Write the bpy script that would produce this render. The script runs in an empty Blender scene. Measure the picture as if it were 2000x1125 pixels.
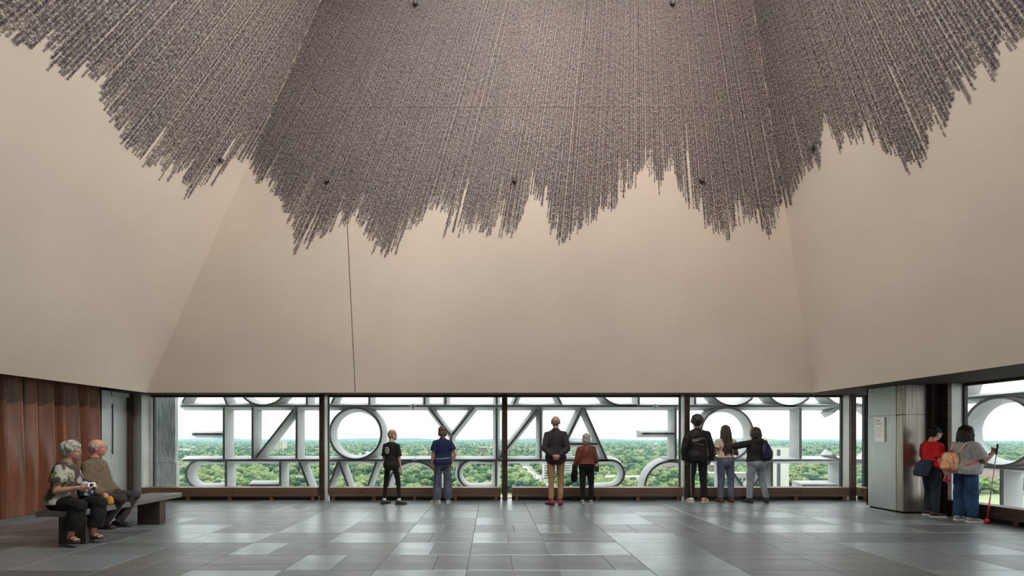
import bpy, bmesh, math, random
import numpy as np
from mathutils import Vector, Matrix, Euler

random.seed(7)
rng = np.random.default_rng(7)
scene = bpy.context.scene
COL = scene.collection
R = math.radians
PI = math.pi

# ------------------------------------------------------------------ camera
F = 920.0                  # focal length in pixels of the 2000 px wide frame
VX, VY = 960.0, 855.0      # vanishing point of the depth lines
EYE = 1.4
cam_d = bpy.data.cameras.new('camera')
cam = bpy.data.objects.new('camera', cam_d)
COL.objects.link(cam)
cam.location = (0, 0, EYE)
cam.rotation_euler = (R(90), 0, 0)
cam_d.sensor_width = 36.0
cam_d.lens = 36.0 * F / 2000.0
cam_d.shift_x = (1000.0 - VX) / 2000.0
cam_d.shift_y = (VY - 562.5) / 2000.0
cam_d.clip_start = 0.05
cam_d.clip_end = 30000
scene.camera = cam

# ------------------------------------------------------------------ sky: an overcast dome, three times brighter overhead than at the horizon
SKY = 1.45
w = bpy.data.worlds.new('overcast_sky')
scene.world = w
w.use_nodes = True
nt = w.node_tree
nt.nodes.clear()
out = nt.nodes.new('ShaderNodeOutputWorld')
bg = nt.nodes.new('ShaderNodeBackground')
tc = nt.nodes.new('ShaderNodeTexCoord')
sep = nt.nodes.new('ShaderNodeSeparateXYZ')
mx = nt.nodes.new('ShaderNodeMath'); mx.operation = 'MAXIMUM'; mx.inputs[1].default_value = 0.0
ml = nt.nodes.new('ShaderNodeMath'); ml.operation = 'MULTIPLY_ADD'; ml.inputs[1].default_value = 2.4; ml.inputs[2].default_value = 1.0
mp = nt.nodes.new('ShaderNodeMapping'); mp.inputs['Scale'].default_value = (2.2, 2.2, 9.0)
no = nt.nodes.new('ShaderNodeTexNoise'); no.inputs['Scale'].default_value = 1.6; no.inputs['Detail'].default_value = 5
ra = nt.nodes.new('ShaderNodeMapRange'); ra.inputs[1].default_value = .35; ra.inputs[2].default_value = .65; ra.inputs[3].default_value = .66; ra.inputs[4].default_value = 1.0
m2 = nt.nodes.new('ShaderNodeMath'); m2.operation = 'MULTIPLY'
nt.links.new(tc.outputs['Generated'], sep.inputs[0])
nt.links.new(sep.outputs['Z'], mx.inputs[0]); nt.links.new(mx.outputs[0], ml.inputs[0])
nt.links.new(tc.outputs['Generated'], mp.inputs[0]); nt.links.new(mp.outputs[0], no.inputs['Vector'])
nt.links.new(no.outputs['Fac'], ra.inputs[0])
nt.links.new(ml.outputs[0], m2.inputs[0]); nt.links.new(ra.outputs[0], m2.inputs[1])
m3 = nt.nodes.new('ShaderNodeMath'); m3.operation = 'MULTIPLY'; m3.inputs[1].default_value = SKY
nt.links.new(m2.outputs[0], m3.inputs[0])
bg.inputs['Color'].default_value = (.97, .99, 1.0, 1)
nt.links.new(m3.outputs[0], bg.inputs['Strength'])
nt.links.new(bg.outputs[0], out.inputs[0])

scene.view_settings.view_transform = 'Standard'
scene.view_settings.look = 'None'
scene.view_settings.gamma = 1.0
scene.view_settings.use_curve_mapping = False
scene.view_settings.exposure = 0.45
scene.cycles.max_bounces = 10
scene.cycles.diffuse_bounces = 5
scene.cycles.transparent_max_bounces = 16
scene.cycles.volume_bounces = 1

# ------------------------------------------------------------------ helpers
def px(x, y, Y):
    """point of the place seen at pixel (x, y) at depth Y"""
    return Vector(((x - VX) * Y / F, Y, EYE - (y - VY) * Y / F))

def link(o, parent=None):
    COL.objects.link(o)
    if parent is not None:
        o.parent = parent
    return o

def empty(name, loc=(0, 0, 0), rz=0.0):
    o = bpy.data.objects.new(name, None)
    o.empty_display_size = .1
    COL.objects.link(o)
    o.location = loc
    o.rotation_euler = (0, 0, rz)
    return o

def tag(o, label=None, cat=None, group=None, kind=None):
    if label: o['label'] = label
    if cat: o['category'] = cat
    if group: o['group'] = group
    if kind: o['kind'] = kind
    return o

class MB:
    """collects verts / faces and builds one mesh object"""
    def __init__(s):
        s.v = []; s.f = []; s.mi = []
    def add(s, vs, fs, mi=0):
        b = len(s.v)
        s.v += [tuple(p) for p in vs]
        s.f += [tuple(i + b for i in q) for q in fs]
        s.mi += [mi] * len(fs)
        return s
    def box(s, x0, x1, y0, y1, z0, z1, mi=0):
        vs = [(x, y, z) for z in (z0, z1) for y in (y0, y1) for x in (x0, x1)]
        return s.add(vs, [(0, 2, 3, 1), (4, 5, 7, 6), (0, 1, 5, 4), (2, 6, 7, 3), (0, 4, 6, 2), (1, 3, 7, 5)], mi)
    def prism(s, poly, a0, a1, axis='z', mi=0):
        """poly of 2-D points extruded along an axis"""
        n = len(poly)
        def p3(p, a):
            return {'z': (p[0], p[1], a), 'y': (p[0], a, p[1]), 'x': (a, p[0], p[1])}[axis]
        vs = [p3(p, a0) for p in poly] + [p3(p, a1) for p in poly]
        fs = [tuple(range(n)), tuple(range(2 * n - 1, n - 1, -1))] + [(i, i + n, (i + 1) % n + n, (i + 1) % n) for i in range(n)]
        return s.add(vs, fs, mi)
    def tube(s, pts, rad, n=10, side=(1, 0, 0), mi=0, cap=True):
        """rad: float or (a, b) per point; a lies along the side vector"""
        pts = [Vector(p) for p in pts]
        if not isinstance(rad, (list, tuple)) or (len(rad) == 2 and len(pts) != 2 and not isinstance(rad[0], (list, tuple))):
            rad = [rad] * len(pts)
        rad = [r if isinstance(r, (list, tuple)) else (r, r) for r in rad]
        vs = []; side = Vector(side)
        for i, p in enumerate(pts):
            t = (pts[min(i + 1, len(pts) - 1)] - pts[max(i - 1, 0)])
            if t.length < 1e-9: t = Vector((0, 0, 1))
            t.normalize()
            u = side - t * side.dot(t)
            if u.length < 1e-3:
                u = Vector((0, 1, 0)) - t * t.y
                if u.length < 1e-3: u = Vector((0, 0, 1)) - t * t.z
            u.normalize(); v = t.cross(u)
            a, b = rad[i]
            for k in range(n):
                an = 2 * PI * k / n
                vs.append(p + u * (a * math.cos(an)) + v * (b * math.sin(an)))
        fs = []
        for i in range(len(pts) - 1):
            for k in range(n):
                k2 = (k + 1) % n
                fs.append((i * n + k, i * n + k2, (i + 1) * n + k2, (i + 1) * n + k))
        if cap:
            fs.append(tuple(range(n - 1, -1, -1)))
            fs.append(tuple(range((len(pts) - 1) * n, len(pts) * n)))
        return s.add(vs, fs, mi)
    def ball(s, c, r, rot=None, n=12, m=8, mi=0):
        r = r if isinstance(r, (list, tuple)) else (r, r, r)
        M = rot if rot is not None else Matrix.Identity(3)
        c = Vector(c)
        vs = [c + M @ Vector((0, 0, -r[2]))]
        for j in range(1, m):
            ph = -PI / 2 + PI * j / m
            for k in range(n):
                an = 2 * PI * k / n
                vs.append(c + M @ Vector((r[0] * math.cos(ph) * math.cos(an), r[1] * math.cos(ph) * math.sin(an), r[2] * math.sin(ph))))
        vs.append(c + M @ Vector((0, 0, r[2])))
        fs = [(0, 1 + (k + 1) % n, 1 + k) for k in range(n)]
        for j in range(m - 2):
            for k in range(n):
                a = 1 + j * n
                fs.append((a + k, a + (k + 1) % n, a + n + (k + 1) % n, a + n + k))
        a = 1 + (m - 2) * n; t = len(vs) - 1
        fs += [(a + k, a + (k + 1) % n, t) for k in range(n)]
        return s.add(vs, fs, mi)
    def mesh(s, name, mats=(), smooth=False):
        me = bpy.data.meshes.new(name)
        me.from_pydata(s.v, [], s.f)
        for m in (mats if isinstance(mats, (list, tuple)) else [mats]):
            me.materials.append(m)
        if len(set(s.mi)) > 1:
            me.polygons.foreach_set('material_index', s.mi)
        bm = bmesh.new(); bm.from_mesh(me)
        bmesh.ops.recalc_face_normals(bm, faces=bm.faces)
        bm.to_mesh(me); bm.free()
        if smooth:
            me.polygons.foreach_set('use_smooth', [True] * len(me.polygons))
        me.update()
        return me
    def build(s, name, mats, parent=None, smooth=False, bevel=0.0):
        o = bpy.data.objects.new(name, s.mesh(name, mats, smooth))
        link(o, parent)
        if bevel:
            b = o.modifiers.new('bevel', 'BEVEL'); b.width = bevel; b.segments = 2; b.limit_method = 'ANGLE'
        return o

def box_obj(name, mat, x0, x1, y0, y1, z0, z1, parent=None, bevel=0.0):
    return MB().box(x0, x1, y0, y1, z0, z1).build(name, mat, parent, bevel=bevel)

# a bench of its own for evaluating modifiers and type, so that the big scene is not re-evaluated; removed at the end
WORK = bpy.data.scenes.new('workbench')
def evaluated_mesh(ob):
    WORK.collection.objects.link(ob)
    vl = WORK.view_layers[0]; vl.update()
    dg = vl.depsgraph
    me = bpy.data.meshes.new_from_object(ob.evaluated_get(dg))
    bpy.data.objects.remove(ob)
    return me

# ------------------------------------------------------------------ materials
def mat(name, c1, c2=None, scale=4.0, stretch=(1, 1, 1), rough=.5, metal=0.0, bump=0.0, bscale=None, detail=4, lo=.35, hi=.65,
        rand=0.0, rough2=None, spec=.5, sheen=0.0, aniso=0.0, coords='Object', ior=None):
    m = bpy.data.materials.new(name); m.use_nodes = True
    nt = m.node_tree; b = nt.nodes['Principled BSDF']
    b.inputs['Base Color'].default_value = (*c1, 1)
    b.inputs['Roughness'].default_value = rough
    b.inputs['Metallic'].default_value = metal
    b.inputs['Specular IOR Level'].default_value = spec
    if ior: b.inputs['IOR'].default_value = ior; b.inputs['Specular IOR Level'].default_value = .5; b.inputs['Specular Tint'].default_value = (.90, .98, 1.0, 1)
    if sheen: b.inputs['Sheen Weight'].default_value = sheen
    if aniso: b.inputs['Anisotropic'].default_value = aniso
    tcn = nt.nodes.new('ShaderNodeTexCoord')
    mpn = nt.nodes.new('ShaderNodeMapping'); mpn.inputs['Scale'].default_value = stretch
    nt.links.new(tcn.outputs[coords], mpn.inputs[0])
    nz = nt.nodes.new('ShaderNodeTexNoise'); nz.inputs['Scale'].default_value = scale; nz.inputs['Detail'].default_value = detail
    nt.links.new(mpn.outputs[0], nz.inputs['Vector'])
    mr = nt.nodes.new('ShaderNodeMapRange'); mr.inputs[1].default_value = lo; mr.inputs[2].default_value = hi
    nt.links.new(nz.outputs['Fac'], mr.inputs[0])
    col = None
    if c2 is not None:
        mc = nt.nodes.new('ShaderNodeMix'); mc.data_type = 'RGBA'
        mc.inputs[6].default_value = (*c1, 1); mc.inputs[7].default_value = (*c2, 1)
        nt.links.new(mr.outputs[0], mc.inputs[0]); col = mc.outputs[2]
    if rand:
        oi = nt.nodes.new('ShaderNodeObjectInfo')
        r2 = nt.nodes.new('ShaderNodeMapRange'); r2.inputs[3].default_value = 1 - rand; r2.inputs[4].default_value = 1 + rand
        nt.links.new(oi.outputs['Random'], r2.inputs[0])
        hs = nt.nodes.new('ShaderNodeHueSaturation')
        hs.inputs['Color'].default_value = (*c1, 1)
        if col is not None: nt.links.new(col, hs.inputs['Color'])
        nt.links.new(r2.outputs[0], hs.inputs['Value']); col = hs.outputs[0]
    if col is not None: nt.links.new(col, b.inputs['Base Color'])
    if rough2 is not None:
        rr = nt.nodes.new('ShaderNodeMapRange'); rr.inputs[3].default_value = rough; rr.inputs[4].default_value = rough2
        nt.links.new(mr.outputs[0], rr.inputs[0]); nt.links.new(rr.outputs[0], b.inputs['Roughness'])
    if bump:
        bz = nt.nodes.new('ShaderNodeTexNoise'); bz.inputs['Scale'].default_value = bscale or scale * 4; bz.inputs['Detail'].default_value = 3
        nt.links.new(mpn.outputs[0], bz.inputs['Vector'])
        bn = nt.nodes.new('ShaderNodeBump'); bn.inputs['Strength'].default_value = bump; bn.inputs['Distance'].default_value = .02
        nt.links.new(bz.outputs['Fac'], bn.inputs['Height']); nt.links.new(bn.outputs[0], b.inputs['Normal'])
    return m

def glass_mat(name, tint=(.97, .99, .98)):
    m = bpy.data.materials.new(name); m.use_nodes = True
    nt = m.node_tree; nt.nodes.clear()
    o = nt.nodes.new('ShaderNodeOutputMaterial')
    tr = nt.nodes.new('ShaderNodeBsdfTransparent'); tr.inputs[0].default_value = (*tint, 1)
    gl = nt.nodes.new('ShaderNodeBsdfGlossy'); gl.inputs['Roughness'].default_value = .005
    fr = nt.nodes.new('ShaderNodeFresnel'); fr.inputs[0].default_value = 1.45
    mi = nt.nodes.new('ShaderNodeMixShader')
    ge = nt.nodes.new('ShaderNodeNewGeometry')      # only the outer skin of a pane reflects
    iv = nt.nodes.new('ShaderNodeMath'); iv.operation = 'SUBTRACT'; iv.inputs[0].default_value = 1.0
    mu = nt.nodes.new('ShaderNodeMath'); mu.operation = 'MULTIPLY'
    nt.links.new(ge.outputs['Backfacing'], iv.inputs[1]); nt.links.new(fr.outputs[0], mu.inputs[0]); nt.links.new(iv.outputs[0], mu.inputs[1])
    nt.links.new(mu.outputs[0], mi.inputs[0]); nt.links.new(tr.outputs[0], mi.inputs[1]); nt.links.new(gl.outputs[0], mi.inputs[2])
    nt.links.new(mi.outputs[0], o.inputs[0])
    return m

def emit_mat(name, c, s):
    m = bpy.data.materials.new(name); m.use_nodes = True
    b = m.node_tree.nodes['Principled BSDF']
    b.inputs['Emission Color'].default_value = (*c, 1); b.inputs['Emission Strength'].default_value = s
    return m

M = {}
M['plaster'] = mat('warm_plaster', (.68, .598, .515), (.62, .545, .47), scale=.7, rough=.85, bump=.04, bscale=60, lo=.3, hi=.7)
M['seam'] = mat('seam_shadow_gap', (.05, .04, .035), rough=.9)
M['bronze'] = mat('dark_bronze', (.085, .055, .038), (.06, .038, .027), scale=3, stretch=(1, 1, 6), rough=.42, metal=.6, bump=.02)
M['bronze_sill'] = mat('brown_bronze_sill', (.17, .105, .068), (.125, .078, .052), scale=2, stretch=(.4, 3, 8), rough=.45, metal=.35)
M['soffit'] = mat('dark_soffit', (.042, .032, .026), (.03, .023, .019), scale=2, rough=.8, spec=.08)
M['steel'] = mat('brushed_steel', (.47, .50, .49), (.40, .43, .42), scale=5, stretch=(8, 8, .3), rough=.36, metal=.75, bump=.02, rough2=.5)
M['steel_warm'] = mat('warm_brushed_steel', (.40, .36, .31), (.30, .27, .235), scale=4, stretch=(8, 8, .3), rough=.30, metal=.8, rough2=.42)
M['jamb'] = mat('window_lit_jamb', (.55, .56, .53), (.46, .47, .45), scale=3, stretch=(1, 1, .5), rough=.38, metal=.45)  # pale colour holds the window light falling on the fin cheeks
M['wood'] = mat('reddish_wood', (.20, .075, .038), (.10, .038, .02), scale=3.5, stretch=(3, 3, .22), rough=.21, spec=.8, bump=.02, bscale=20, detail=6, rand=.12)
M['glass'] = glass_mat('clear_glass')
M['tile_light'] = mat('pale_stone_tile', (.15, .176, .185), (.126, .148, .156), scale=2.5, stretch=(.7, 1.6, 1), rough=.27, rough2=.33, bump=.012, bscale=60, rand=.14, spec=1.0, ior=3.1)  # lighter colour stands in for a finish that catches the window reflection
M['tile_dark'] = mat('no_sheen_tile', (.072, .078, .08), (.056, .061, .063), scale=2.5, stretch=(.7, 1.6, 1), rough=.36, rough2=.42, bump=.015, bscale=60, rand=.22, spec=1.0, ior=2.7)  # darker colour stands in for a finish turned from the window reflection
M['tile_warm'] = mat('warm_grey_stone_tile', (.085, .08, .076), (.066, .062, .059), scale=2.5, stretch=(.7, 1.6, 1), rough=.36, rough2=.42, bump=.015, bscale=60, rand=.18, spec=1.0, ior=2.7)
M['grout'] = mat('dark_joint', (.10, .10, .10), rough=.9)
M['base'] = mat('grey_base', (.10, .10, .10), (.08, .08, .08), scale=4, rough=.45)
M['concrete'] = mat('pale_cast_stone', (.50, .52, .52), (.43, .45, .45), scale=3, rough=.8, bump=.1, bscale=25, detail=8)
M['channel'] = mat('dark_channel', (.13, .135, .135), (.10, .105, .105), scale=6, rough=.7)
M['granite'] = mat('split_granite', (.85, .92, .92), (.55, .62, .62), scale=5.0, stretch=(3.0, 3.0, .7), rough=.75, bump=1.0, bscale=7, detail=8)
M['ink'] = mat('slate_ink', (.018, .016, .036), (.040, .032, .058), scale=.9, rough=.7)
M['ink_blue'] = mat('blue_slate_ink', (.013, .015, .048), rough=.7)
M['ink_plum'] = mat('plum_ink', (.048, .032, .055), rough=.7)
M['white'] = mat('white_enamel', (.80, .83, .83), rough=.4)
M['black'] = mat('black_plastic', (.02, .02, .022), rough=.4)
# ------------------------------------------------------------------ the room: plan and vault
XL, XR, YB, YF, H0 = -7.48, 6.98, 10.2, -4.0, 2.376      # lower edge of the plaster vault
WL, WR, GB, GR = -8.0, 8.2, 10.85, 8.5                   # left wall, right sill face, glass at the back and at the right
SB = 10.52                                              # front face of the back sill
AY = 6.5
APEX = Vector((.317 * AY, AY, EYE + 2.465 * AY))
HT = 10.8
TT = (HT - H0) / (APEX.z - H0)
CORN = {k: Vector(v) for k, v in {'bl': (XL, YB, H0), 'br': (XR, YB, H0), 'fl': (XL, YF, H0), 'fr': (XR, YF, H0)}.items()}
TOPC = {k: v.lerp(APEX, TT) for k, v in CORN.items()}
PLANES = {}
def vault(name, a, b):
    """one leaning plaster plane between two lower corners, .12 m thick"""
    p = [CORN[a], CORN[b], TOPC[b], TOPC[a]]
    n = (p[1] - p[0]).cross(p[3] - p[0]).normalized()
    cen = Vector((0, 3.0, 4.0))
    if n.dot(cen - p[0]) < 0: n = -n
    PLANES[name] = (p[0].copy(), n.copy())
    q = [v - n * .12 for v in p]
    m = MB(); m.add(p + q, [(0, 1, 2, 3), (7, 6, 5, 4), (0, 4, 5, 1), (1, 5, 6, 2), (2, 6, 7, 3), (3, 7, 4, 0)])
    return tag(m.build(name, M['plaster']), kind='structure')
wall_back = vault('wall_back', 'bl', 'br')
wall_left = vault('wall_left', 'fl', 'bl')
wall_right = vault('wall_right', 'br', 'fr')
wall_front = vault('wall_front', 'fr', 'fl')

def hit(x, y, plane, lift=0.0):
    p0, n = PLANES[plane]
    d = Vector(((x - VX) / F, 1, -(y - VY) / F)); o = Vector((0, 0, EYE))
    t = (p0 - o).dot(n) / d.dot(n)
    return o + d * t + n * lift

# top of the vault: a flat ring with a glazed rooflight
cx0, cx1, cy0, cy1 = TOPC['bl'].x, TOPC['br'].x, TOPC['fl'].y, TOPC['bl'].y
ceil = tag(empty('ceiling', ((cx0 + cx1) / 2, (cy0 + cy1) / 2, HT)), kind='structure')
def cbox(name, m_, x0, x1, y0, y1, z0, z1):
    o = box_obj(name, m_, x0, x1, y0, y1, z0, z1); o.parent = ceil; o.matrix_parent_inverse = Matrix.Translation(-ceil.location); return o
rim = .35
cbox('rooflight_rim', M['plaster'], cx0 - .3, cx0 + rim, cy0 - .3, cy1 + .3, HT, HT + .25)
cbox('rooflight_rim', M['plaster'], cx1 - rim, cx1 + .3, cy0 - .3, cy1 + .3, HT, HT + .25)
cbox('rooflight_rim', M['plaster'], cx0 + rim, cx1 - rim, cy0 - .3, cy0 + rim, HT, HT + .25)
cbox('rooflight_rim', M['plaster'], cx0 + rim, cx1 - rim, cy1 - rim, cy1 + .3, HT, HT + .25)
for i in range(1, 4):
    xx = cx0 + rim + (cx1 - cx0 - 2 * rim) * i / 4
    cbox('rooflight_bar', M['bronze'], xx - .03, xx + .03, cy0 + rim, cy1 - rim, HT + .08, HT + .2)
for i in range(4):
    xa = cx0 + rim + (cx1 - cx0 - 2 * rim) * i / 4
    xb = cx0 + rim + (cx1 - cx0 - 2 * rim) * (i + 1) / 4
    cbox('rooflight_pane', M['glass'], xa + .03, xb - .03, cy0 + rim, cy1 - rim, HT + .13, HT + .14)

# panel joints of the back plane
def joint(name, pts, wdt, plane, m_=None, lift=.002):
    n = PLANES[plane][1]; mb = MB()
    a, b = pts
    t = (b - a).normalized(); s = t.cross(n) * wdt / 2
    lo = [a - s + n * lift, a + s + n * lift, b + s + n * lift, b - s + n * lift]
    hi = [v - n * .02 for v in lo]
    mb.add(lo + hi, [(0, 1, 2, 3), (7, 6, 5, 4), (0, 4, 5, 1), (1, 5, 6, 2), (2, 6, 7, 3), (3, 7, 4, 0)])
    return tag(mb.build(name, m_ or M['seam']), kind='structure')
joint('trim_1', (hit(694, 766, 'wall_back'), hit(678, 432, 'wall_back')), .012, 'wall_back')
joint('trim_2', (hit(545, 208, 'wall_back'), hit(1490, 208, 'wall_back')), .007, 'wall_back', M['plaster'], lift=.006)

# outer roof slab behind the plaster keeps daylight out (the plaster edges meet the soffits)
sof = M['soffit']
def struct_box(name, m_, *b, bevel=0.0):
    return tag(box_obj(name, m_, *b, bevel=bevel), kind='structure')
struct_box('trim_3', sof, -8.6, 8.9, YB + .001, GB + .25, H0, H0 + .14)              # back soffit
struct_box('trim_4', sof, XR + .001, 8.9, YF - .7, YB, H0, H0 + .14)                  # right soffit
struct_box('trim_5', sof, -8.6, XL - .001, 9.62, YB, H0, H0 + .14)                    # soffit over the door
struct_box('trim_6', sof, -8.6, XL - .10, YF - .7, 9.61, H0 + .45, H0 + .55)           # pocket above the wooden wall
struct_box('trim_7', sof, -8.6, 8.9, YF - .7, YF - .001, H0, H0 + .14)
# thin metal lips where the soffits meet the glass, with panel joints
struct_box('trim_8', M['bronze'], -7.82, 8.6, GB - .03, GB + .04, H0 - .045, H0)
struct_box('trim_9', M['bronze'], GR - .03, GR + .04, YF, 8.5, H0 - .05, H0)
for i, xx in enumerate((-6.8, -5.3, -2.9, -1.35, 1.85, 3.4, 5.6, 7.2)):
    o = box_obj('trim_%d' % (10 + i), M['seam'], xx - .006, xx + .006, YB + .02, GB - .04, H0 - .004, H0 + .001)
    tag(o, kind='structure')

# ------------------------------------------------------------------ floor of stone tiles
floor = tag(MB().box(-8.6, 8.9, YF - .7, GB + .3, -.30, -.012).build('floor', M['grout']), kind='structure')
CW, RD, CX, RY = .97, .655, -.26, 4.98
TM = {}
def tile_mesh(w_, d_, m_):
    k = (round(w_, 3), round(d_, 3), m_)
    if k not in TM:
        a, b, c = w_ / 2, d_ / 2, .004
        mb = MB()
        mb.add([(-a, -b, -.012), (a, -b, -.012), (a, b, -.012), (-a, b, -.012), (-a, -b, -.003), (a, -b, -.003), (a, b, -.003), (-a, b, -.003),
                (-a + c, -b + c, 0), (a - c, -b + c, 0), (a - c, b - c, 0), (-a + c, b - c, 0)],
               [(0, 1, 5, 4), (1, 2, 6, 5), (2, 3, 7, 6), (3, 0, 4, 7), (4, 5, 9, 8), (5, 6, 10, 9), (6, 7, 11, 10), (7, 4, 8, 11), (8, 9, 10, 11)])
        TM[k] = mb.mesh('tile', M[m_])
    return TM[k]
def tile(x0, x1, y0, y1, m_):
    g = .004
    x0, x1, y0, y1 = x0 + g / 2, x1 - g / 2, y0 + g / 2, y1 - g / 2
    if x1 - x0 < .03 or y1 - y0 < .03: return
    o = bpy.data.objects.new('tile', tile_mesh(x1 - x0, y1 - y0, m_))
    o.location = ((x0 + x1) / 2, (y0 + y1) / 2, 0)
    link(o, floor)
rt = random.Random(21)
def tone(c, r):
    light = (c + r) % 2 == 0
    u = rt.random()
    if c > 3 or c < -4:
        light = light if u > .45 else (not light)
    elif u < .22: light = not light
    return 'tile_light' if light else ('tile_warm' if rt.random() < .3 else 'tile_dark')
x_lo, x_hi, y_lo, y_hi = -8.0, 8.45, 3.67, 10.84
for c in range(-8, 9):
    for r in range(-2, 9):
        xa, xb = max(CX + CW * c, x_lo), min(CX + CW * (c + 1), x_hi)
        ya, yb = max(RY + RD * r, y_lo), min(RY + RD * (r + 1), y_hi)
        if xb - xa < .05 or yb - ya < .05: continue
        t_ = tone(c, r); u = rt.random()
        if xb - xa < .5: u = .9
        if t_ != 'tile_light' and u < .55:
            k = rt.choice((.4, .5, .62)); xm = xa + (xb - xa) * k
            tile(xa, xm, ya, yb, t_); tile(xm, xb, ya, yb, rt.choice(('tile_dark', 'tile_warm', t_)))
        elif u > .86 and yb - ya > .5 and xb - xa > .5:
            k = rt.choice((.35, .65)); ym = ya + (yb - ya) * k
            tile(xa, xb, ya, ym, t_ if k > .5 else 'tile_dark'); tile(xa, xb, ym, yb, 'tile_dark' if k > .5 else t_)
        elif u < .10:
            xm = (xa + xb) / 2
            tile(xa, xm, ya, yb, t_); tile(xm, xb, ya, yb, 'tile_dark')
        else:
            tile(xa, xb, ya, yb, t_)
# tiles behind the camera: one part
mb = MB()
for c in range(-8, 9):
    for r in range(-14, -2):
        xa, xb = max(CX + CW * c, x_lo), min(CX + CW * (c + 1), x_hi)
        ya, yb = RY + RD * r, min(RY + RD * (r + 1), 3.67)
        if xb - xa > .05 and yb > -4.6: mb.box(xa + .002, xb - .002, max(ya, -4.6) + .002, yb - .002, -.012, 0, mi=(c + r) % 2)
o = mb.build('tile_field', [M['tile_light'], M['tile_dark']], floor); tag(o, kind='stuff')

# ------------------------------------------------------------------ back windows
MUL = [-3.80, .30, 4.38, 8.10]
EDGE = [-7.82] + MUL + [8.62]
for i in range(5):
    x0, x1 = EDGE[i], EDGE[i + 1]
    wdw = tag(empty('window_%d' % (i + 1), ((x0 + x1) / 2, GB, .29)), kind='structure')
    def wp(name, m_, a, b, c, d, e, f_, bevel=0):
        o = box_obj(name, m_, a, b, c, d, e, f_, bevel=bevel); o.parent = wdw; o.matrix_parent_inverse = Matrix.Translation(-wdw.location); return o
    wp('pane', M['glass'], x0 + .06, x1 - .06, GB + .005, GB + .017, .10, H0 - .05)
    wp('window_frame', M['black'], x0 + .04, x0 + .065, GB - .03, GB + .03, .10, H0 - .04)
    wp('window_frame', M['black'], x1 - .065, x1 - .04, GB - .03, GB + .03, .10, H0 - .04)
    if i > 0:
        # deep mullion fin: dark nose, cheeks coloured pale as if window-lit
        wp('mullion', M['bronze'], x0 - .055, x0 + .055, 10.53, 10.60, 0, H0)
        wp('mullion_fin', M['jamb'], x0 - .045, x0 + .045, 10.60, GB - .03, 0, H0)
    # sill: convector box on little feet over a dark recess
    sx0 = x0 + (.16 if i > 0 else .0); sx1 = x1 - .10
    wp('window_sill', M['bronze_sill'], sx0, sx1, SB, GB - .04, .085, .285, bevel=.006)
    wp('sill_groove', M['seam'], sx0 + .01, sx1 - .01, SB - .003, SB + .01, .165, .170)
    wp('recess', M['black'], sx0, sx1, SB + .09, SB + .12, 0, .085)
    n_feet = max(2, int((sx1 - sx0) / .92) + 1)
    for k in range(n_feet):
        fx = sx0 + .10 + (sx1 - sx0 - .2) * k / (n_feet - 1)
        wp('foot', M['bronze_sill'], fx - .035, fx + .035, SB + .015, SB + .10, 0, .085)
    for k in range(1, n_feet - 1):
        fx = sx0 + .10 + (sx1 - sx0 - .2) * (k + .08) / (n_feet - 1)
        wp('sill_joint', M['seam'], fx - .003, fx + .003, SB - .002, SB + .01, .088, .284)

# ------------------------------------------------------------------ right windows
RM = [8.5, 4.4, .3, -3.9]
for i in range(3):
    y1, y0 = RM[i], RM[i + 1]
    wdw = tag(empty('window_%d' % (i + 6), (GR, (y0 + y1) / 2, .29)), kind='structure')
    def wp(name, m_, a, b, c, d, e, f_, bevel=0):
        o = box_obj(name, m_, a, b, c, d, e, f_, bevel=bevel); o.parent = wdw; o.matrix_parent_inverse = Matrix.Translation(-wdw.location); return o
    wp('pane', M['glass'], GR + .005, GR + .017, y0 + .06, y1 - .06, .10, H0 - .05)
    wp('window_frame', M['black'], GR - .03, GR + .03, y1 - .065, y1 - .04, .10, H0 - .04)
    wp('window_frame', M['black'], GR - .03, GR + .03, y0 + .04, y0 + .065, .10, H0 - .04)
    wp('mullion_fin', M['jamb'], WR + .06, GR - .03, y1 - .035, y1 + .055, 0, H0)
    wp('mullion', M['bronze'], WR - .01, WR + .06, y1 - .045, y1 + .065, 0, H0)
    wp('window_sill', M['bronze'], WR, GR - .04, y0 + .08, y1 - .05, .085, .285, bevel=.006)
    wp('recess', M['black'], WR + .09, WR + .12, y0 + .08, y1 - .05, 0, .085)
    for k in range(5):
        fy = y0 + .2 + (y1 - y0 - .4) * k / 4
        wp('foot', M['bronze'], WR + .015, WR + .09, fy - .035, fy + .035, 0, .085)
# the short glazed run at the far right corner, behind the steel casing
wdw = tag(empty('window_9', (GR + .1, 9.9, .29)), kind='structure')
for nm, m_, b in (('pane', M['glass'], (8.605, 8.617, 9.6, 10.8, .1, H0 - .05)), ('window_frame', M['black'], (8.59, 8.65, 10.80, 10.86, 0, H0)),
                  ('window_sill', M['bronze_sill'], (8.25, 8.58, 9.6, SB - .02, .085, .285))):
    o = box_obj(nm, m_, *b); o.parent = wdw; o.matrix_parent_inverse = Matrix.Translation(-wdw.location)

# dark wall between the casing and the first right window, and the wall behind it
struct_box('wall_right_return', M['soffit'], 8.05, 8.7, 8.62, 8.72, 0, H0)
struct_box('wall_right_closure', M['soffit'], 8.62, 8.74, 8.72, 9.6, 0, H0)

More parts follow.
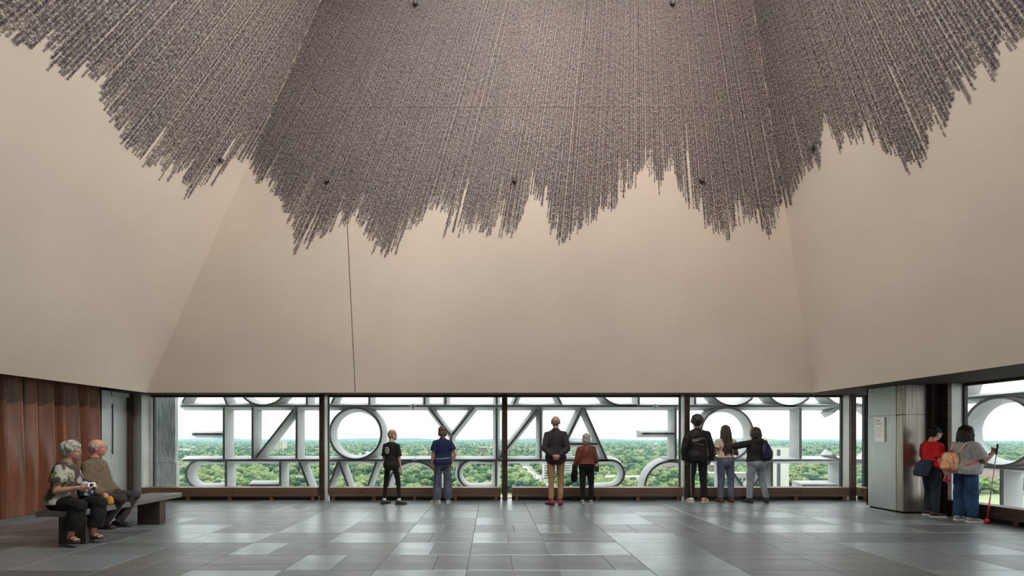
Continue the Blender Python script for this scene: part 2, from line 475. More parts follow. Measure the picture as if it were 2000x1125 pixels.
# ------------------------------------------------------------------ steel-clad casing with the room sign
cas = tag(empty('steel_column', (7.9, 9.1, 0)), 'broad steel-clad column with a small white sign, in front of right corner windows', 'column')
def cp(name, m_, *b, bevel=0.0):
    o = box_obj(name, m_, *b, bevel=bevel); o.parent = cas; o.matrix_parent_inverse = Matrix.Translation(-cas.location); return o
cp('core', M['soffit'], 7.63, 8.3, 8.74, 9.50, 0, H0)
ZJ = 1.83
cp('panel', M['steel'], 7.60, 7.63, 8.855, 9.54, .035, ZJ - .003)
cp('panel', M['steel'], 7.60, 7.63, 8.855, 9.54, ZJ + .003, H0)
cp('corner_panel', M['steel_warm'], 7.60, 7.64, 8.70, 8.849, .035, ZJ - .003, bevel=.008)
cp('corner_panel', M['steel_warm'], 7.60, 7.64, 8.70, 8.849, ZJ + .003, H0, bevel=.008)
cp('panel', M['steel_warm'], 7.645, 8.14, 8.70, 8.73, .035, ZJ - .003)
cp('panel', M['steel_warm'], 7.645, 8.14, 8.70, 8.73, ZJ + .003, H0)
cp('panel', M['steel'], 7.60, 8.3, 9.51, 9.54, .035, H0)

sign = tag(empty('wall_sign', (7.59, 9.2, 1.58)), 'tall narrow white information sign mounted on the steel column', 'sign')
def sp(name, m_, *b, bevel=0.0, par=None):
    o = box_obj(name, m_, *b, bevel=bevel); o.parent = par or sign; o.matrix_parent_inverse = Matrix.Translation(-sign.location); return o
sp('plate', M['white'], 7.575, 7.598, 9.09, 9.31, 1.32, 1.80, bevel=.002)
M['print'] = mat('grey_print', (.30, .33, .34), rough=.6)
def text_mesh(s, size=1.0, align='LEFT', res=1, extrude=0.0, shear=0.0, bold=0.0):
    cu = bpy.data.curves.new('t', 'FONT'); cu.body = s; cu.size = size; cu.resolution_u = res; cu.align_x = align; cu.extrude = extrude; cu.shear = shear; cu.offset = bold
    ob = bpy.data.objects.new('t', cu)
    me = evaluated_mesh(ob); bpy.data.curves.remove(cu)
    return me
def sign_text(name, s, size, y, z):
    me = text_mesh(s, size, res=3, extrude=.001); me.materials.append(M['print'])
    o = bpy.data.objects.new(name, me); link(o, sign)
    o.location = Vector((7.573, y, z)) - sign.location
    o.rotation_euler = (R(90), 0, R(-90))
sign_text('lettering', 'Sky', .075, 9.285, 1.715)
sign_text('lettering', 'Room', .062, 9.285, 1.655)
for k in range(9):
    if k == 4: continue
    sp('print_line', M['print'], 7.5735, 7.575, 9.14 + .02 * (k % 3), 9.285, 1.60 - k * .024, 1.604 - k * .024)

# ------------------------------------------------------------------ left: folded wooden wall, metal door, return
struct_box('baseboard_left', M['base'], WL - .10, WL + .10, YF, 9.62, 0, .075)
struct_box('wall_left_outer', M['soffit'], -8.62, -8.5, YF - .7, GB + .3, 0, H0 + .5)
pan = tag(empty('wooden_wall', (WL, 6, 0)), 'reddish wooden wall folded in soft vertical waves behind the bench', 'wall panel')
rw = random.Random(5)
y = 9.66
k = 0
while y > 2.6:
    wv = (.30, .22, .27, .19, .33, .24)[k % 6] * 1.0
    y0_ = y - wv
    d0, d1 = (.05 + .03 * rw.random()), (.09 + .07 * rw.random())
    mb = MB(); n = 16
    ring = []
    for z, ph, am in ((.076, 0, 1.15), (.8, .06, 1.25), (1.5, .1, 1.0), (H0 + .44, .02, .72)):
        row = []
        for j in range(n + 1):
            t = j / n
            sft = .07 * math.sin(z * 1.2 + k * 1.7) * math.sin(PI * t)
            tt = min(1, max(0, t + sft)); rp = .62
            dep = am * d1 * (1 - abs((tt - rp) / (rp if tt < rp else 1 - rp)) ** 1.25)
            row.append((WL - .06 + dep, y0_ + .004 + (wv - .008) * t, z))
        ring.append(row)
    vs = [p for row in ring for p in row]
    nb = len(vs)
    vs += [(p[0] - .03, p[1], p[2]) for p in vs]
    fs = []
    W1 = n + 1
    for a in range(3):
        for j in range(n):
            q = (a * W1 + j, a * W1 + j + 1, (a + 1) * W1 + j + 1, (a + 1) * W1 + j)
            fs.append(q); fs.append(tuple(nb + i for i in reversed(q)))
    for a in range(3):
        fs.append((a * W1, (a + 1) * W1, nb + (a + 1) * W1, nb + a * W1)); e = n
        fs.append((a * W1 + e, nb + a * W1 + e, nb + (a + 1) * W1 + e, (a + 1) * W1 + e))
    mb.add(vs, fs)
    o = mb.build('panel', M['wood'], smooth=True); o.parent = pan; o.matrix_parent_inverse = Matrix.Translation(-pan.location)
    y = y0_; k += 1
o = box_obj('backing', M['soffit'], WL - .20, WL - .10, YF, 9.66, .076, H0 + .44); o.parent = pan; o.matrix_parent_inverse = Matrix.Translation(-pan.location)
for j in range(14):
    ya = 2.6 - .45 * (j + 1)
    if ya > YF: 
        o = box_obj('panel', M['wood'], WL - .09, WL - .03, ya + .004, ya + .446, .076, H0 + .44, bevel=.02); o.parent = pan; o.matrix_parent_inverse = Matrix.Translation(-pan.location)

struct_box('wall_left_end', M['steel'], WL - .10, WL, 9.67, 9.90, 0, H0)
dr = tag(empty('door_1', (WL, 10.2, 0)), 'pale metal door with a long slim vertical pull handle', kind='structure')
def dp(name, m_, *b, bevel=0.0):
    o = box_obj(name, m_, *b, bevel=bevel); o.parent = dr; o.matrix_parent_inverse = Matrix.Translation(-dr.location); return o
dp('door_frame', M['seam'], WL - .12, WL - .02, 9.905, 9.925, 0, H0)
dp('door_frame', M['steel'], WL - .08, WL, 9.925, 10.40, H0 - .09, H0)
dp('door_leaf', M['steel'], WL - .10, WL - .05, 9.93, 10.40, .01, H0 - .095)
dp('door_frame', M['bronze'], WL - .12, WL + .0, 10.40, 10.52, 0, H0)
hd = dp('handle', M['black'], WL - .03, WL - .015, 9.965, 9.985, 1.05, 2.12)
dp('handle_bracket', M['black'], WL - .05, WL - .02, 9.968, 9.982, 1.12, 1.14)
dp('handle_bracket', M['black'], WL - .05, WL - .02, 9.968, 9.982, 2.03, 2.05)
struct_box('wall_left_return', M['steel'], WL - .1, -7.82, 10.52, 10.58, 0, H0)
struct_box('wall_left_cheek', M['jamb'], -7.90, -7.82, 10.58, GB + .04, 0, H0)
struct_box('wall_left_corner', M['soffit'], -8.62, -7.90, 10.60, GB + .04, 0, H0)
struct_box('wall_front_lower', M['soffit'], -8.6, 8.7, YF - .72, YF - .6, 0, H0 + .2)

# ------------------------------------------------------------------ bench
BX0, BX1 = -5.80, -5.28
bench = tag(empty('bench', (-5.55, 7.0, 0)), 'long low bench with thick flat top and two slab legs, seating the couple', 'bench')
M['bench_top'] = mat('grey_bench_top', (.17, .16, .15), (.13, .122, .115), scale=4, stretch=(1, .3, 1), rough=.45, bump=.03)
M['bench_leg'] = mat('dark_wood_leg', (.055, .04, .033), (.038, .028, .023), scale=4, stretch=(1, 1, .3), rough=.5)
def bp(name, m_, *b, bevel=0.0):
    o = box_obj(name, m_, *b, bevel=bevel); o.parent = bench; o.matrix_parent_inverse = Matrix.Translation(-bench.location); return o
bp('bench_top', M['bench_top'], -5.84, -5.31, 6.03, 8.08, .385, .46, bevel=.008)
bp('leg', M['bench_leg'], -5.70, -5.34, 6.20, 6.34, 0, .385, bevel=.004)
bp('leg', M['bench_leg'], -5.70, -5.34, 7.58, 7.72, 0, .385, bevel=.004)

# outer shell of the storey: facade above the soffits and below the floor, flat roof round the vault
M['facade'] = mat('stone_facade', (.22, .225, .225), (.18, .185, .185), scale=1.5, rough=.85)
for i, b in enumerate(((-8.9, 8.95, GB + .26, GB + .40, H0, 11.6), (8.81, 8.95, YF - .8, GB + .26, H0, 11.6), (-9.0, -8.63, YF - .8, GB + .40, -6, 11.6), (-8.63, 8.81, YF - .95, YF - .75, -6, 11.6),
                       (-8.9, 8.95, GB + .31, GB + .40, -8, -.02), (8.91, 8.95, YF - .8, GB + .31, -8, -.02))):
    struct_box('wall_outer_%d' % (i + 1), M['facade'], *b)
struct_box('roof_left', M['facade'], -8.63, cx0 - .3, YF - .75, GB + .26, 11.05, 11.2)
struct_box('roof_right', M['facade'], cx1 + .3, 8.81, YF - .75, GB + .26, 11.05, 11.2)
struct_box('roof_back', M['facade'], cx0 - .3, cx1 + .3, cy1 + .3, GB + .26, 11.05, 11.2)
struct_box('roof_front', M['facade'], cx0 - .3, cx1 + .3, YF - .75, cy0 - .3, 11.05, 11.2)
# ------------------------------------------------------------------ the text that covers the vault
EDGE_PX = [(-200, 60), (0, 92), (45, 105), (85, 118), (120, 183), (165, 172), (205, 236), (270, 340), (330, 345), (365, 385), (410, 380), (440, 345), (472, 330), (500, 372),
           (545, 430), (575, 505), (612, 470), (660, 452), (700, 455), (720, 478), (755, 508), (790, 462), (840, 432), (880, 478), (905, 452), (950, 462), (1000, 466), (1035, 410),
           (1062, 425), (1090, 494), (1130, 474), (1165, 430), (1198, 430), (1225, 398), (1260, 352), (1292, 385), (1312, 345), (1330, 405), (1380, 466), (1432, 490), (1480, 470),
           (1505, 492), (1525, 440), (1545, 395), (1570, 362), (1603, 350), (1612, 262), (1640, 312), (1700, 300), (1745, 318), (1780, 362), (1812, 338), (1846, 326), (1838, 235),
           (1870, 196), (1895, 200), (1920, 165), (1945, 198), (1962, 130), (1980, 158), (2000, 112), (2200, 60)]
EDGE_PX.sort()
EX = np.array([p[0] for p in EDGE_PX]); EYY = np.array([p[1] for p in EDGE_PX])
WORDS = ('democratic our be to easier is neighbors efforts who ask us can say every up the went make having seen hard not of a we all and that this '
         'there more bridges crossed ground cover first steps taken because word people democracy great task always improve nation ours own '
         'seize ought what ready for are in it by from their them when have been will with work').split()
rt = random.Random(3)
# library of text strips (kept out of the scene, only instanced)
LIB = bpy.data.collections.new('text_strip_library')
STRIPS = []
for i in range(32):
    s = rt.choice(WORDS)
    while len(s) < 34: s += ' ' + rt.choice(WORDS)
    me = text_mesh(s, 1.0, res=1, bold=.005)
    me.materials.append(M[('ink', 'ink_blue', 'ink', 'ink_plum')[i % 4]])
    n_ = len(me.vertices); co = np.empty(n_ * 3, np.float32); me.vertices.foreach_get('co', co); co = co.reshape(-1, 3)
    co[:, 1] -= .25
    wid = float(co[:, 0].max())
    me.vertices.foreach_set('co', co.ravel())
    ob = bpy.data.objects.new('text_strip_%02d' % i, me); LIB.objects.link(ob)
    STRIPS.append(wid + .3)
WORDM = {}
for wd in WORDS:
    me = text_mesh(wd, 1.0, res=1, bold=.005); me.materials.append(M['ink'])
    n_ = len(me.vertices); co = np.empty(n_ * 3, np.float32); me.vertices.foreach_get('co', co); co = co.reshape(-1, 3); co[:, 1] -= .25
    me.vertices.foreach_set('co', co.ravel())
    WORDM[wd] = (me, float(co[:, 0].max()) + .28)

def instancer(name, pts, rot, scl, idx, coll, parent=None):
    me = bpy.data.meshes.new(name); me.from_pydata([tuple(p) for p in pts], [], [])
    a = me.attributes.new('rot', 'FLOAT_VECTOR', 'POINT'); a.data.foreach_set('vector', np.array(rot, np.float32).ravel())
    a = me.attributes.new('scl', 'FLOAT', 'POINT'); a.data.foreach_set('value', np.array(scl, np.float32))
    a = me.attributes.new('idx', 'INT', 'POINT'); a.data.foreach_set('value', np.array(idx, np.int32))
    o = bpy.data.objects.new(name, me); link(o, parent)
    ng = bpy.data.node_groups.new(name, 'GeometryNodeTree')
    ng.interface.new_socket('Geometry', in_out='INPUT', socket_type='NodeSocketGeometry')
    ng.interface.new_socket('Geometry', in_out='OUTPUT', socket_type='NodeSocketGeometry')
    gi = ng.nodes.new('NodeGroupInput'); go = ng.nodes.new('NodeGroupOutput')
    ip = ng.nodes.new('GeometryNodeInstanceOnPoints'); ci = ng.nodes.new('GeometryNodeCollectionInfo')
    ci.inputs['Collection'].default_value = coll; ci.inputs['Separate Children'].default_value = True; ci.inputs['Reset Children'].default_value = True
    ip.inputs['Pick Instance'].default_value = True
    def attr(nm, ty):
        n = ng.nodes.new('GeometryNodeInputNamedAttribute'); n.data_type = ty; n.inputs['Name'].default_value = nm
        return [s_ for s_ in n.outputs if s_.enabled and s_.name == 'Attribute'][0]
    ng.links.new(gi.outputs[0], ip.inputs['Points']); ng.links.new(ci.outputs[0], ip.inputs['Instance'])
    er = ng.nodes.new('FunctionNodeEulerToRotation')
    ng.links.new(attr('rot', 'FLOAT_VECTOR'), er.inputs[0]); ng.links.new(er.outputs[0], ip.inputs['Rotation'])
    ng.links.new(attr('scl', 'FLOAT'), ip.inputs['Scale']); ng.links.new(attr('idx', 'INT'), ip.inputs['Instance Index'])
    ng.links.new(ip.outputs[0], go.inputs[0])
    mo = o.modifiers.new('instances', 'NODES'); mo.node_group = ng
    return o

CONV = (1240, -1000)
def clumps(n, r_):
    """1-D noise that gathers neighbouring lines into ragged fingers (pixels)"""
    v = np.zeros(n)
    for per, am in ((40, 14), (17, 22), (7, 30), (3, 22)):
        kx = np.arange(0, n / per + 2); kv = np.array([r_.random() for _ in kx])
        v += am * np.interp(np.arange(n) / per, kx, kv)
    v += np.array([r_.expovariate(1 / 12.0) for _ in range(n)])
    v -= np.array([r_.uniform(10, 45) if r_.random() < .07 else 0 for _ in range(n)])
    return v - 30
FRINGE = []
def text_plane(pname, wall, a, b, seed):
    r_ = random.Random(seed)
    C = hit(*CONV, pname); p0, n = PLANES[pname]
    A, B = CORN[a], CORN[b]
    others = [PLANES[k] for k in ('wall_back', 'wall_left', 'wall_right', 'wall_front') if k != pname]
    pts, rot, scl, idx = [], [], [], []
    for layer in range(3):
        step = .066
        L = (B - A).length; ext = 6.0
        nl = int((L + 2 * ext) / step); dirn = (B - A) / L
        cl = clumps(nl, random.Random(seed))
        for i in range(nl):
            P = A + dirn * ((i + .5 + .5 * (layer % 2) + .3 * (r_.random() - .5)) * step - ext)
            D = C - P
            # walk upward until inside the text field
            s = 0.0; start = None; cut = None
            jit = max(-14, cl[i]) + (r_.expovariate(1 / (14.0 * layer)) if layer else 0)
            ss = np.linspace(0, 1, 260)[:, None]
            q = np.array(P)[None] + ss * np.array(D)[None]
            ok = (q[:, 1] > .4) & (q[:, 2] < HT - .03)
            for (o0, on) in others:
                ok &= ((q - np.array(o0)[None]) @ np.array(on)) > .015
            xs = VX + F * q[:, 0] / np.maximum(q[:, 1], .1); ys = VY - F * (q[:, 2] - EYE) / np.maximum(q[:, 1], .1)
            fx_ = np.clip(xs, -150, 2150)
            ok &= ys < np.interp(fx_, EX, EYY) - jit
            w_ = np.where(ok)[0]
            if len(w_) < 3: continue
            s0, s1 = float(ss[w_[0], 0]), float(ss[w_[-1], 0])
            T = D.normalized(); LD = D.length
            s = s0 * LD; end = s1 * LD
            up = n.cross(T)
            # on the left half words climb, on the right half they descend
            x0 = xs[w_[0]]
            first = True
            while s < end:
                size = step * 1.16 * (1 - s / LD) * (1.0 if layer == 0 else .92)
                size = max(size, .012)
                k = r_.randrange(len(STRIPS)); wid = STRIPS[k] * size
                lift = .004 + .004 * layer + .002 * r_.random()
                climb = x0 < 1000
                X_ = T if climb else -T
                Y_ = n.cross(X_); mt = Matrix((X_, Y_, n)).transposed()
                e = mt.to_euler()
                if first and layer == 0:
                    wd = r_.choice(WORDS); me, ww = WORDM[wd]
                    pos = P + T * (s if climb else s + ww * size) + n * lift
                    FRINGE.append((ys[w_[0]] - np.interp(fx_[w_[0]], EX, EYY) + 30 * r_.random(), wall, me, pos, e, size, xs[w_[0]], ys[w_[0]]))
                    s += ww * size; first = False
                    continue
                pos = P + T * (s if climb else s + wid) + n * lift
                pts.append(pos); rot.append(tuple(e)); scl.append(size); idx.append(k)
                s += wid
    o = instancer('lettering_field', pts, rot, scl, idx, LIB, wall)
    tag(o, kind='stuff')
text_plane('wall_back', wall_back, 'bl', 'br', 11)
text_plane('wall_left', wall_left, 'bl', 'fl', 12)
text_plane('wall_right', wall_right, 'br', 'fr', 13)
FRINGE.sort(key=lambda t: -t[0])
vis = [f_ for f_ in FRINGE if -20 < f_[6] < 2020 and f_[7] > -10]
for i, f_ in enumerate(vis):
    if i < 300:
        o = bpy.data.objects.new('word', f_[2]); o.location = f_[3]; o.rotation_euler = f_[4]; o.scale = (f_[5],) * 3
        link(o, f_[1])
# remaining end words of each wall: one part
for wl in (wall_back, wall_left, wall_right):
    rest = [f_ for f_ in vis[300:] if f_[1] is wl]
    if not rest: continue
    mb = MB()
    for f_ in rest:
        me = f_[2]; mt = Matrix.LocRotScale(f_[3], f_[4], Vector((f_[5],) * 3))
        mb.add([mt @ v.co for v in me.vertices], [tuple(p.vertices) for p in me.polygons])
    me = bpy.data.meshes.new('lettering_ends'); me.from_pydata(mb.v, [], mb.f); me.materials.append(M['ink'])
    o = bpy.data.objects.new('lettering_ends', me); link(o, wl); tag(o, kind='stuff')

# ------------------------------------------------------------------ small round fixtures on the text
M['fixture'] = mat('dark_fixture', (.05, .04, .04), rough=.5)
M['fixture_lens'] = mat('fixture_lens', (.16, .13, .12), rough=.25)
for (x, y, pl, lab) in ((1005, 352, 'wall_back', 'small dark round fixture in the middle of the lettered back slope'),
                        (640, 352, 'wall_back', 'small dark round fixture on the left of the lettered back slope'),
                        (1370, 352, 'wall_back', 'small dark round fixture on the right of the lettered back slope'),
                        (812, 6, 'wall_back', 'round fixture at the top edge, left of centre'),
                        (1313, 6, 'wall_back', 'round fixture at the top edge, right of centre'),
                        (1588, 288, 'wall_right', 'small dark round fixture on the lettered right slope'),
                        (430, 312, 'wall_left', 'small dark round fixture on the lettered left slope')):
    p = hit(x, y, pl); n = PLANES[pl][1]
    fx = tag(empty('ceiling_fixture', p), lab, 'ceiling fixture', 'round fixtures on the vault')
    fx.rotation_euler = n.to_track_quat('Z', 'Y').to_euler()
    MB().tube([(0, 0, 0), (0, 0, .040), (0, 0, .046)], [.045, .045, .038], n=20).build('housing', M['fixture'], fx, smooth=False)
    MB().tube([(0, 0, .040), (0, 0, .050)], [.03, .024], n=16).build('lens', M['fixture_lens'], fx)

# ------------------------------------------------------------------ fill lamps added out of view on the rooflight rim to brighten the slopes
M['lamp_glow'] = emit_mat('lamp_glow', (1, .80, .62), 6)
def spot(loc, aim, power, lab, ang=95, col=(1.0, .86, .75)):
    t = tag(empty('fill_spotlight', loc), lab, 'fill_spotlight', 'fill lamps added on the rooflight rim')
    d = (Vector(aim) - Vector(loc)).normalized()
    q = d.to_track_quat('-Z', 'Y')
    t.rotation_euler = q.to_euler()
    MB().tube([(0, 0, .16), (0, 0, .14), (0, 0, 0), (0, 0, -.03)], [.04, .07, .085, .095], n=16, cap=True).build('housing', M['black'], t, smooth=False)
    MB().tube([(0, 0, -.032), (0, 0, -.036)], [.08, .08], n=16).build('lens', M['lamp_glow'], t)
    ld = bpy.data.lights.new('spot', 'SPOT'); ld.energy = power; ld.color = col; ld.spot_size = R(ang); ld.spot_blend = .9; ld.shadow_soft_size = .12
    lo = bpy.data.objects.new('lamp', ld); link(lo, t); lo.location = (0, 0, -.06)
for i in range(4):
    xx = cx0 + .5 + (cx1 - cx0 - 1.0) * i / 3
    low = i % 2 == 0
    spot((xx, cy0 + .55, HT - .16), (-1.2 + xx * 1.7, YB - (.1 if low else 1.6), 2.0 if low else 8.2), 330 if low else 600, 'spotlight number %s added unseen along the near rim of the rooflight, aimed at back slope' % ('one', 'two', 'three', 'four')[i],
         ang=78 if low else 95, col=(1.0, .90, .80) if low else (1.0, .78, .69))
spot((cx1 - .5, (cy0 + cy1) / 2, HT - .16), (XL - .3, 6.0, 1.6), 1450, 'spotlight added unseen on the right rim of the rooflight, aimed at left slope', ang=80, col=(1.0, .92, .84))
spot((cx0 + .5, (cy0 + cy1) / 2, HT - .16), (XR + .2, 6.2, 2.2), 1150, 'spotlight added unseen on the left rim of the rooflight, aimed at right slope')
spot((cx1 - .5, (cy0 + cy1) / 2 + 1.0, HT - .16), (XL - .3, 7.8, 1.6), 1400, 'spotlight added unseen further along the right rim of the rooflight, aimed low at left slope', ang=80, col=(1.0, .93, .85))
# ------------------------------------------------------------------ outside: cast-stone letters in front of the windows (seen from behind)
LD, LDEP = 12.2, .30
def stroke(mb, pts, closed=False, d0=LD, axis='y', fw=.03, bw=.10, dep_=LDEP):
    """a bar with a narrow inner face and splayed cheeks, swept along 2-D points (u, z)"""
    pts = [Vector((p[0], p[1])) for p in pts]
    n = len(pts); rows = []
    for i in range(n):
        a = pts[i - 1] if (i > 0 or closed) else None
        b = pts[(i + 1) % n] if (i < n - 1 or closed) else None
        t1 = (pts[i] - a).normalized() if a is not None else None
        t2 = (b - pts[i]).normalized() if b is not None else None
        if t1 is None: t = t2
        elif t2 is None: t = t1
        else: t = (t1 + t2).normalized()
        k = 1.0
        if t1 is not None and t2 is not None:
            k = 1 / max(.5, math.sqrt(max(.01, (1 + t1.dot(t2)) / 2)))
        nn = Vector((-t.y, t.x)) * k
        e0 = e1 = Vector((0, 0))
        if not closed and i == 0: e1 = -t * .05 * (dep_ / LDEP)
        if not closed and i == n - 1: e1 = t * .05 * (dep_ / LDEP)
        row = []
        for (wd, dep, e) in ((-fw, 0, e0), (fw, 0, e0), (bw, dep_, e1), (-bw, dep_, e1)):
            q = pts[i] + nn * wd + e
            row.append((q.x, d0 + dep, q.y) if axis == 'y' else (d0 + dep, q.x, q.y))
        rows.append(row)
    vs = [p for r_ in rows for p in r_]; fs = []
    m_ = n if closed else n - 1
    for i in range(m_):
        a, b = i * 4, ((i + 1) % n) * 4
        for k in range(4):
            fs.append((a + k, a + (k + 1) % 4, b + (k + 1) % 4, b + k))
    if not closed:
        fs.append((3, 2, 1, 0)); fs.append(tuple((n - 1) * 4 + k for k in range(4)))
    mb.add(vs, fs)
def P2(x, y):
    p = px(x, y, LD); return (p.x, p.z)
def arc(cx_, cy_, r_, a0, a1, n=26):
    return [P2(cx_ + r_ * math.cos(R(a0 + (a1 - a0) * i / n)), cy_ - r_ * math.sin(R(a0 + (a1 - a0) * i / n))) for i in range(n + 1)]
def line(*p): return [P2(*q) for q in p]
scr = tag(empty('letter_screen', (0, LD, 0)), 'pale stone screen of huge openwork letters outside the far windows', 'letter screen')
SETB = [.004]
def sc_part(name, strokes, par, d0=LD, axis='y'):
    mb = MB()
    for k_, s_ in enumerate(strokes):
        closed = s_[0] == 'c'
        stroke(mb, s_[1], closed, d0 + SETB[0] + .003 * k_, axis, fw=.03 - .0006 * k_, bw=.10 - .0015 * k_)
    SETB[0] = .004 + (SETB[0] + .0013) % .016
    o = mb.build(name, M['concrete'], par); o.matrix_parent_inverse = Matrix.Translation(-par.location)
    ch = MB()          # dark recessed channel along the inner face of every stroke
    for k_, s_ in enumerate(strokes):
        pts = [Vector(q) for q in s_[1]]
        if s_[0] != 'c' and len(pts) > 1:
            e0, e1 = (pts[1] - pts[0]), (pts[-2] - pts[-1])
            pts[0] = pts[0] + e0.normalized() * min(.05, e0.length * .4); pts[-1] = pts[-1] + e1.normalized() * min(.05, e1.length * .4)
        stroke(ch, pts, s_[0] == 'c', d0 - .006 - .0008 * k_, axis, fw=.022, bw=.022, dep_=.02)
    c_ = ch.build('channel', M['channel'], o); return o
def ring(cx_, cy_, r_): return ('c', arc(cx_, cy_, r_, 0, 360, 48)[:-1])
T0, T1, T2, T3 = 688, 793, 899, 1004
letters = [
    # row through the middle of the windows
    [('o', line((437, T1), (437, T2))), ('o', line((374, 848), (437, 848)))],
    [('o', line((493, T1), (493, T2))), ('o', line((579, T1), (579, T2))), ('o', line((575, 797), (498, 896)))],
    [ring(694, 847, 50.5)],
    [('o', line((836, T1 + 1), (881, 852))), ('o', line((927, T1 + 1), (881, 852))), ('o', line((881, 850), (881, T2)))],
    [('o', line((970, T1), (970, T2))), ('o', line((1056, T1), (1056, T2))), ('o', line((1052, 796), (975, 896)))],
    [('o', line((1139, T1), (1088, T2))), ('o', line((1139, T1), (1186, T2))), ('o', line((1104, 867), (1170, 867)))],
    [('o', line((1320, T1), (1320, T2))), ('o', line((1254, 847), (1320, 847)))],
    [ring(1420, 847, 51)],
    [('o', line((1564, T1), (1564, T2)))],
    [('o', arc(1668, 847, 58, 137, -137))],
    # row above
    [('o', line((354, 789), (412, 692)))],
    [('o', line((444, T1), (405, 690)))],
    [ring(513, 741, 51)],
    [('o', line((599, T1), (599, T0))), ('o', line((646, 791), (690, 692)))],
    [('o', line((721, T1), (721, T0)))],
    [('o', line((829, T1), (829, T0))), ('o', line((870, T1), (870, T0)))],
    [('o', line((970, T1), (970, T0)))],
    [('o', line((1003, 791), (1049, 690))), ('o', line((1097, 791), (1049, 690)))],
    [('o', [P2(1166, 700), P2(1167, 745)] + arc(1215, 745, 47, 180, 270, 12) + [P2(1248, 792)]), ('o', line((1248, T1), (1248, T0)))],
    [('o', line((1358, T1), (1358, T0)))],
    [('o', arc(1433, 742, 51, 170, 318))],
    [('o', arc(1543, 742, 51, 170, 318))],
    [('o', arc(1655, 742, 51, 130, 290))],
    # row below
    [('o', line((441, T2), (441, T3))), ('o', [P2(437, T2 + 2)] + arc(390, 926, 27, 90, 270, 18) + [P2(437, 952)])],
    [('o', line((547, T2), (547, T3))), ('o', line((484, 948), (547, 948)))],
    [('o', line((583, T2), (622, 1000))), ('o', line((661, T2), (624, 1000))), ('o', line((661, T2), (698, 1000))), ('o', line((736, T2), (700, 1000)))],
    [ring(809, 952, 51)],
    [('o', line((969, T2), (969, T3))), ('o', [P2(965, T2 + 2)] + arc(922, 926, 27, 90, 270, 18) + [P2(965, 952)])],
    [('o', [P2(1120, T2 + 2)] + arc(1193, 925, 26, 90, -80, 18) + [P2(1165, 953), P2(1120, 975)])],
    [('o', arc(1311, 952, 51, 60, 300))],
    [('o', line((1508, T2), (1508, T3))), ('o', line((1505, T2 + 2), (1461, 965))), ('o', line((1417, T2 + 2), (1461, 965))), ('o', line((1414, T2), (1414, T3)))],
    [('o', line((1641, T2), (1641, T3))), ('o', line((1566, 948), (1641, 948)))],
]
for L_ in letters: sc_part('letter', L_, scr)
SETB[0] = .0
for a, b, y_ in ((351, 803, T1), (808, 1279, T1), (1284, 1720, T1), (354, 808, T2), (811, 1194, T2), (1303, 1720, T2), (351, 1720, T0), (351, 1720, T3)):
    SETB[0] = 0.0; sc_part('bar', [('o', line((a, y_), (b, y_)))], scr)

# the same screen along the right side
RX = 9.9
scr2 = tag(empty('letter_screen', (RX, 7, 0)), 'pale stone screen of huge openwork letters outside the right-hand windows', 'letter screen')
ZT = [px(960, v, LD).z for v in (T0, T1, T2, T3)]
def Q(yy, zz): return (yy, zz)
zm = (ZT[1] + ZT[2]) / 2; zr = (ZT[1] - ZT[2]) / 2 - .03
def arcz(cy_, cz_, r_, a0, a1, n=26): return [(cy_ + r_ * math.cos(R(a0 + (a1 - a0) * i / n)), cz_ + r_ * math.sin(R(a0 + (a1 - a0) * i / n))) for i in range(n + 1)]
rl = [[('c', arcz(9.22, zm, zr, 0, 360, 48)[:-1])],
      [('o', [Q(8.05, ZT[1]), Q(8.05, ZT[2])]), ('o', [Q(7.1, ZT[1]), Q(7.1, ZT[2])]), ('o', [Q(8.0, ZT[1]), Q(7.15, ZT[2])])],
      [('o', [Q(9.15, ZT[2]), Q(9.15, ZT[3])])], [('o', [Q(10.3, ZT[2]), Q(10.3, ZT[3])])],
      [('o', [Q(8.2, ZT[2]), Q(8.2, ZT[3])]), ('o', [Q(7.4, (ZT[2] + ZT[3]) / 2), Q(8.2, (ZT[2] + ZT[3]) / 2)])],
      [('o', [Q(10.0, ZT[1]), Q(9.5, ZT[0])])], [('o', [Q(8.6, ZT[1]), Q(8.6, ZT[0])])], [('o', [Q(7.5, ZT[1]), Q(7.9, ZT[0])])],
      [('c', arcz(5.9, zm, zr, 0, 360, 48)[:-1])], [('o', [Q(4.6, ZT[1]), Q(4.6, ZT[2])])], [('o', [Q(10.45, ZT[1]), Q(10.45, ZT[2])])]]
for L_ in rl: sc_part('letter', L_, scr2, RX, 'x')
for z_ in ZT:
    SETB[0] = 0.0; sc_part('bar', [('o', [Q(3.5, z_), Q(11.4, z_)])], scr2, RX, 'x')

# rough stone corner pier beyond the left end of the windows
pier = tag(empty('stone_pier', (-8.2, 11.9, -4)), 'rough pale granite corner pier outside the left window', 'stone pier')
def stone(pts, z0, z1):
    mb = MB(); mb.prism(pts, z0, z1, 'z')
    o = mb.build('stone', M['granite'], pier, bevel=.01); o.matrix_parent_inverse = Matrix.Translation(-pier.location)
stone([(-8.7, 11.55), (-7.76, 11.55), (-7.73, 11.62), (-8.18, 12.15), (-8.7, 12.15)], .79, 3.2)
stone([(-8.7, 11.55), (-8.10, 11.55), (-8.10, 12.15), (-8.7, 12.15)], -1.4, .785)
stone([(-8.095, 11.55), (-7.73, 11.55), (-7.70, 11.62), (-8.09, 12.15), (-8.095, 12.15)], -1.4, .785)
stone([(-8.7, 11.55), (-7.71, 11.55), (-7.68, 11.62), (-8.14, 12.15), (-8.7, 12.15)], -4, -1.405)

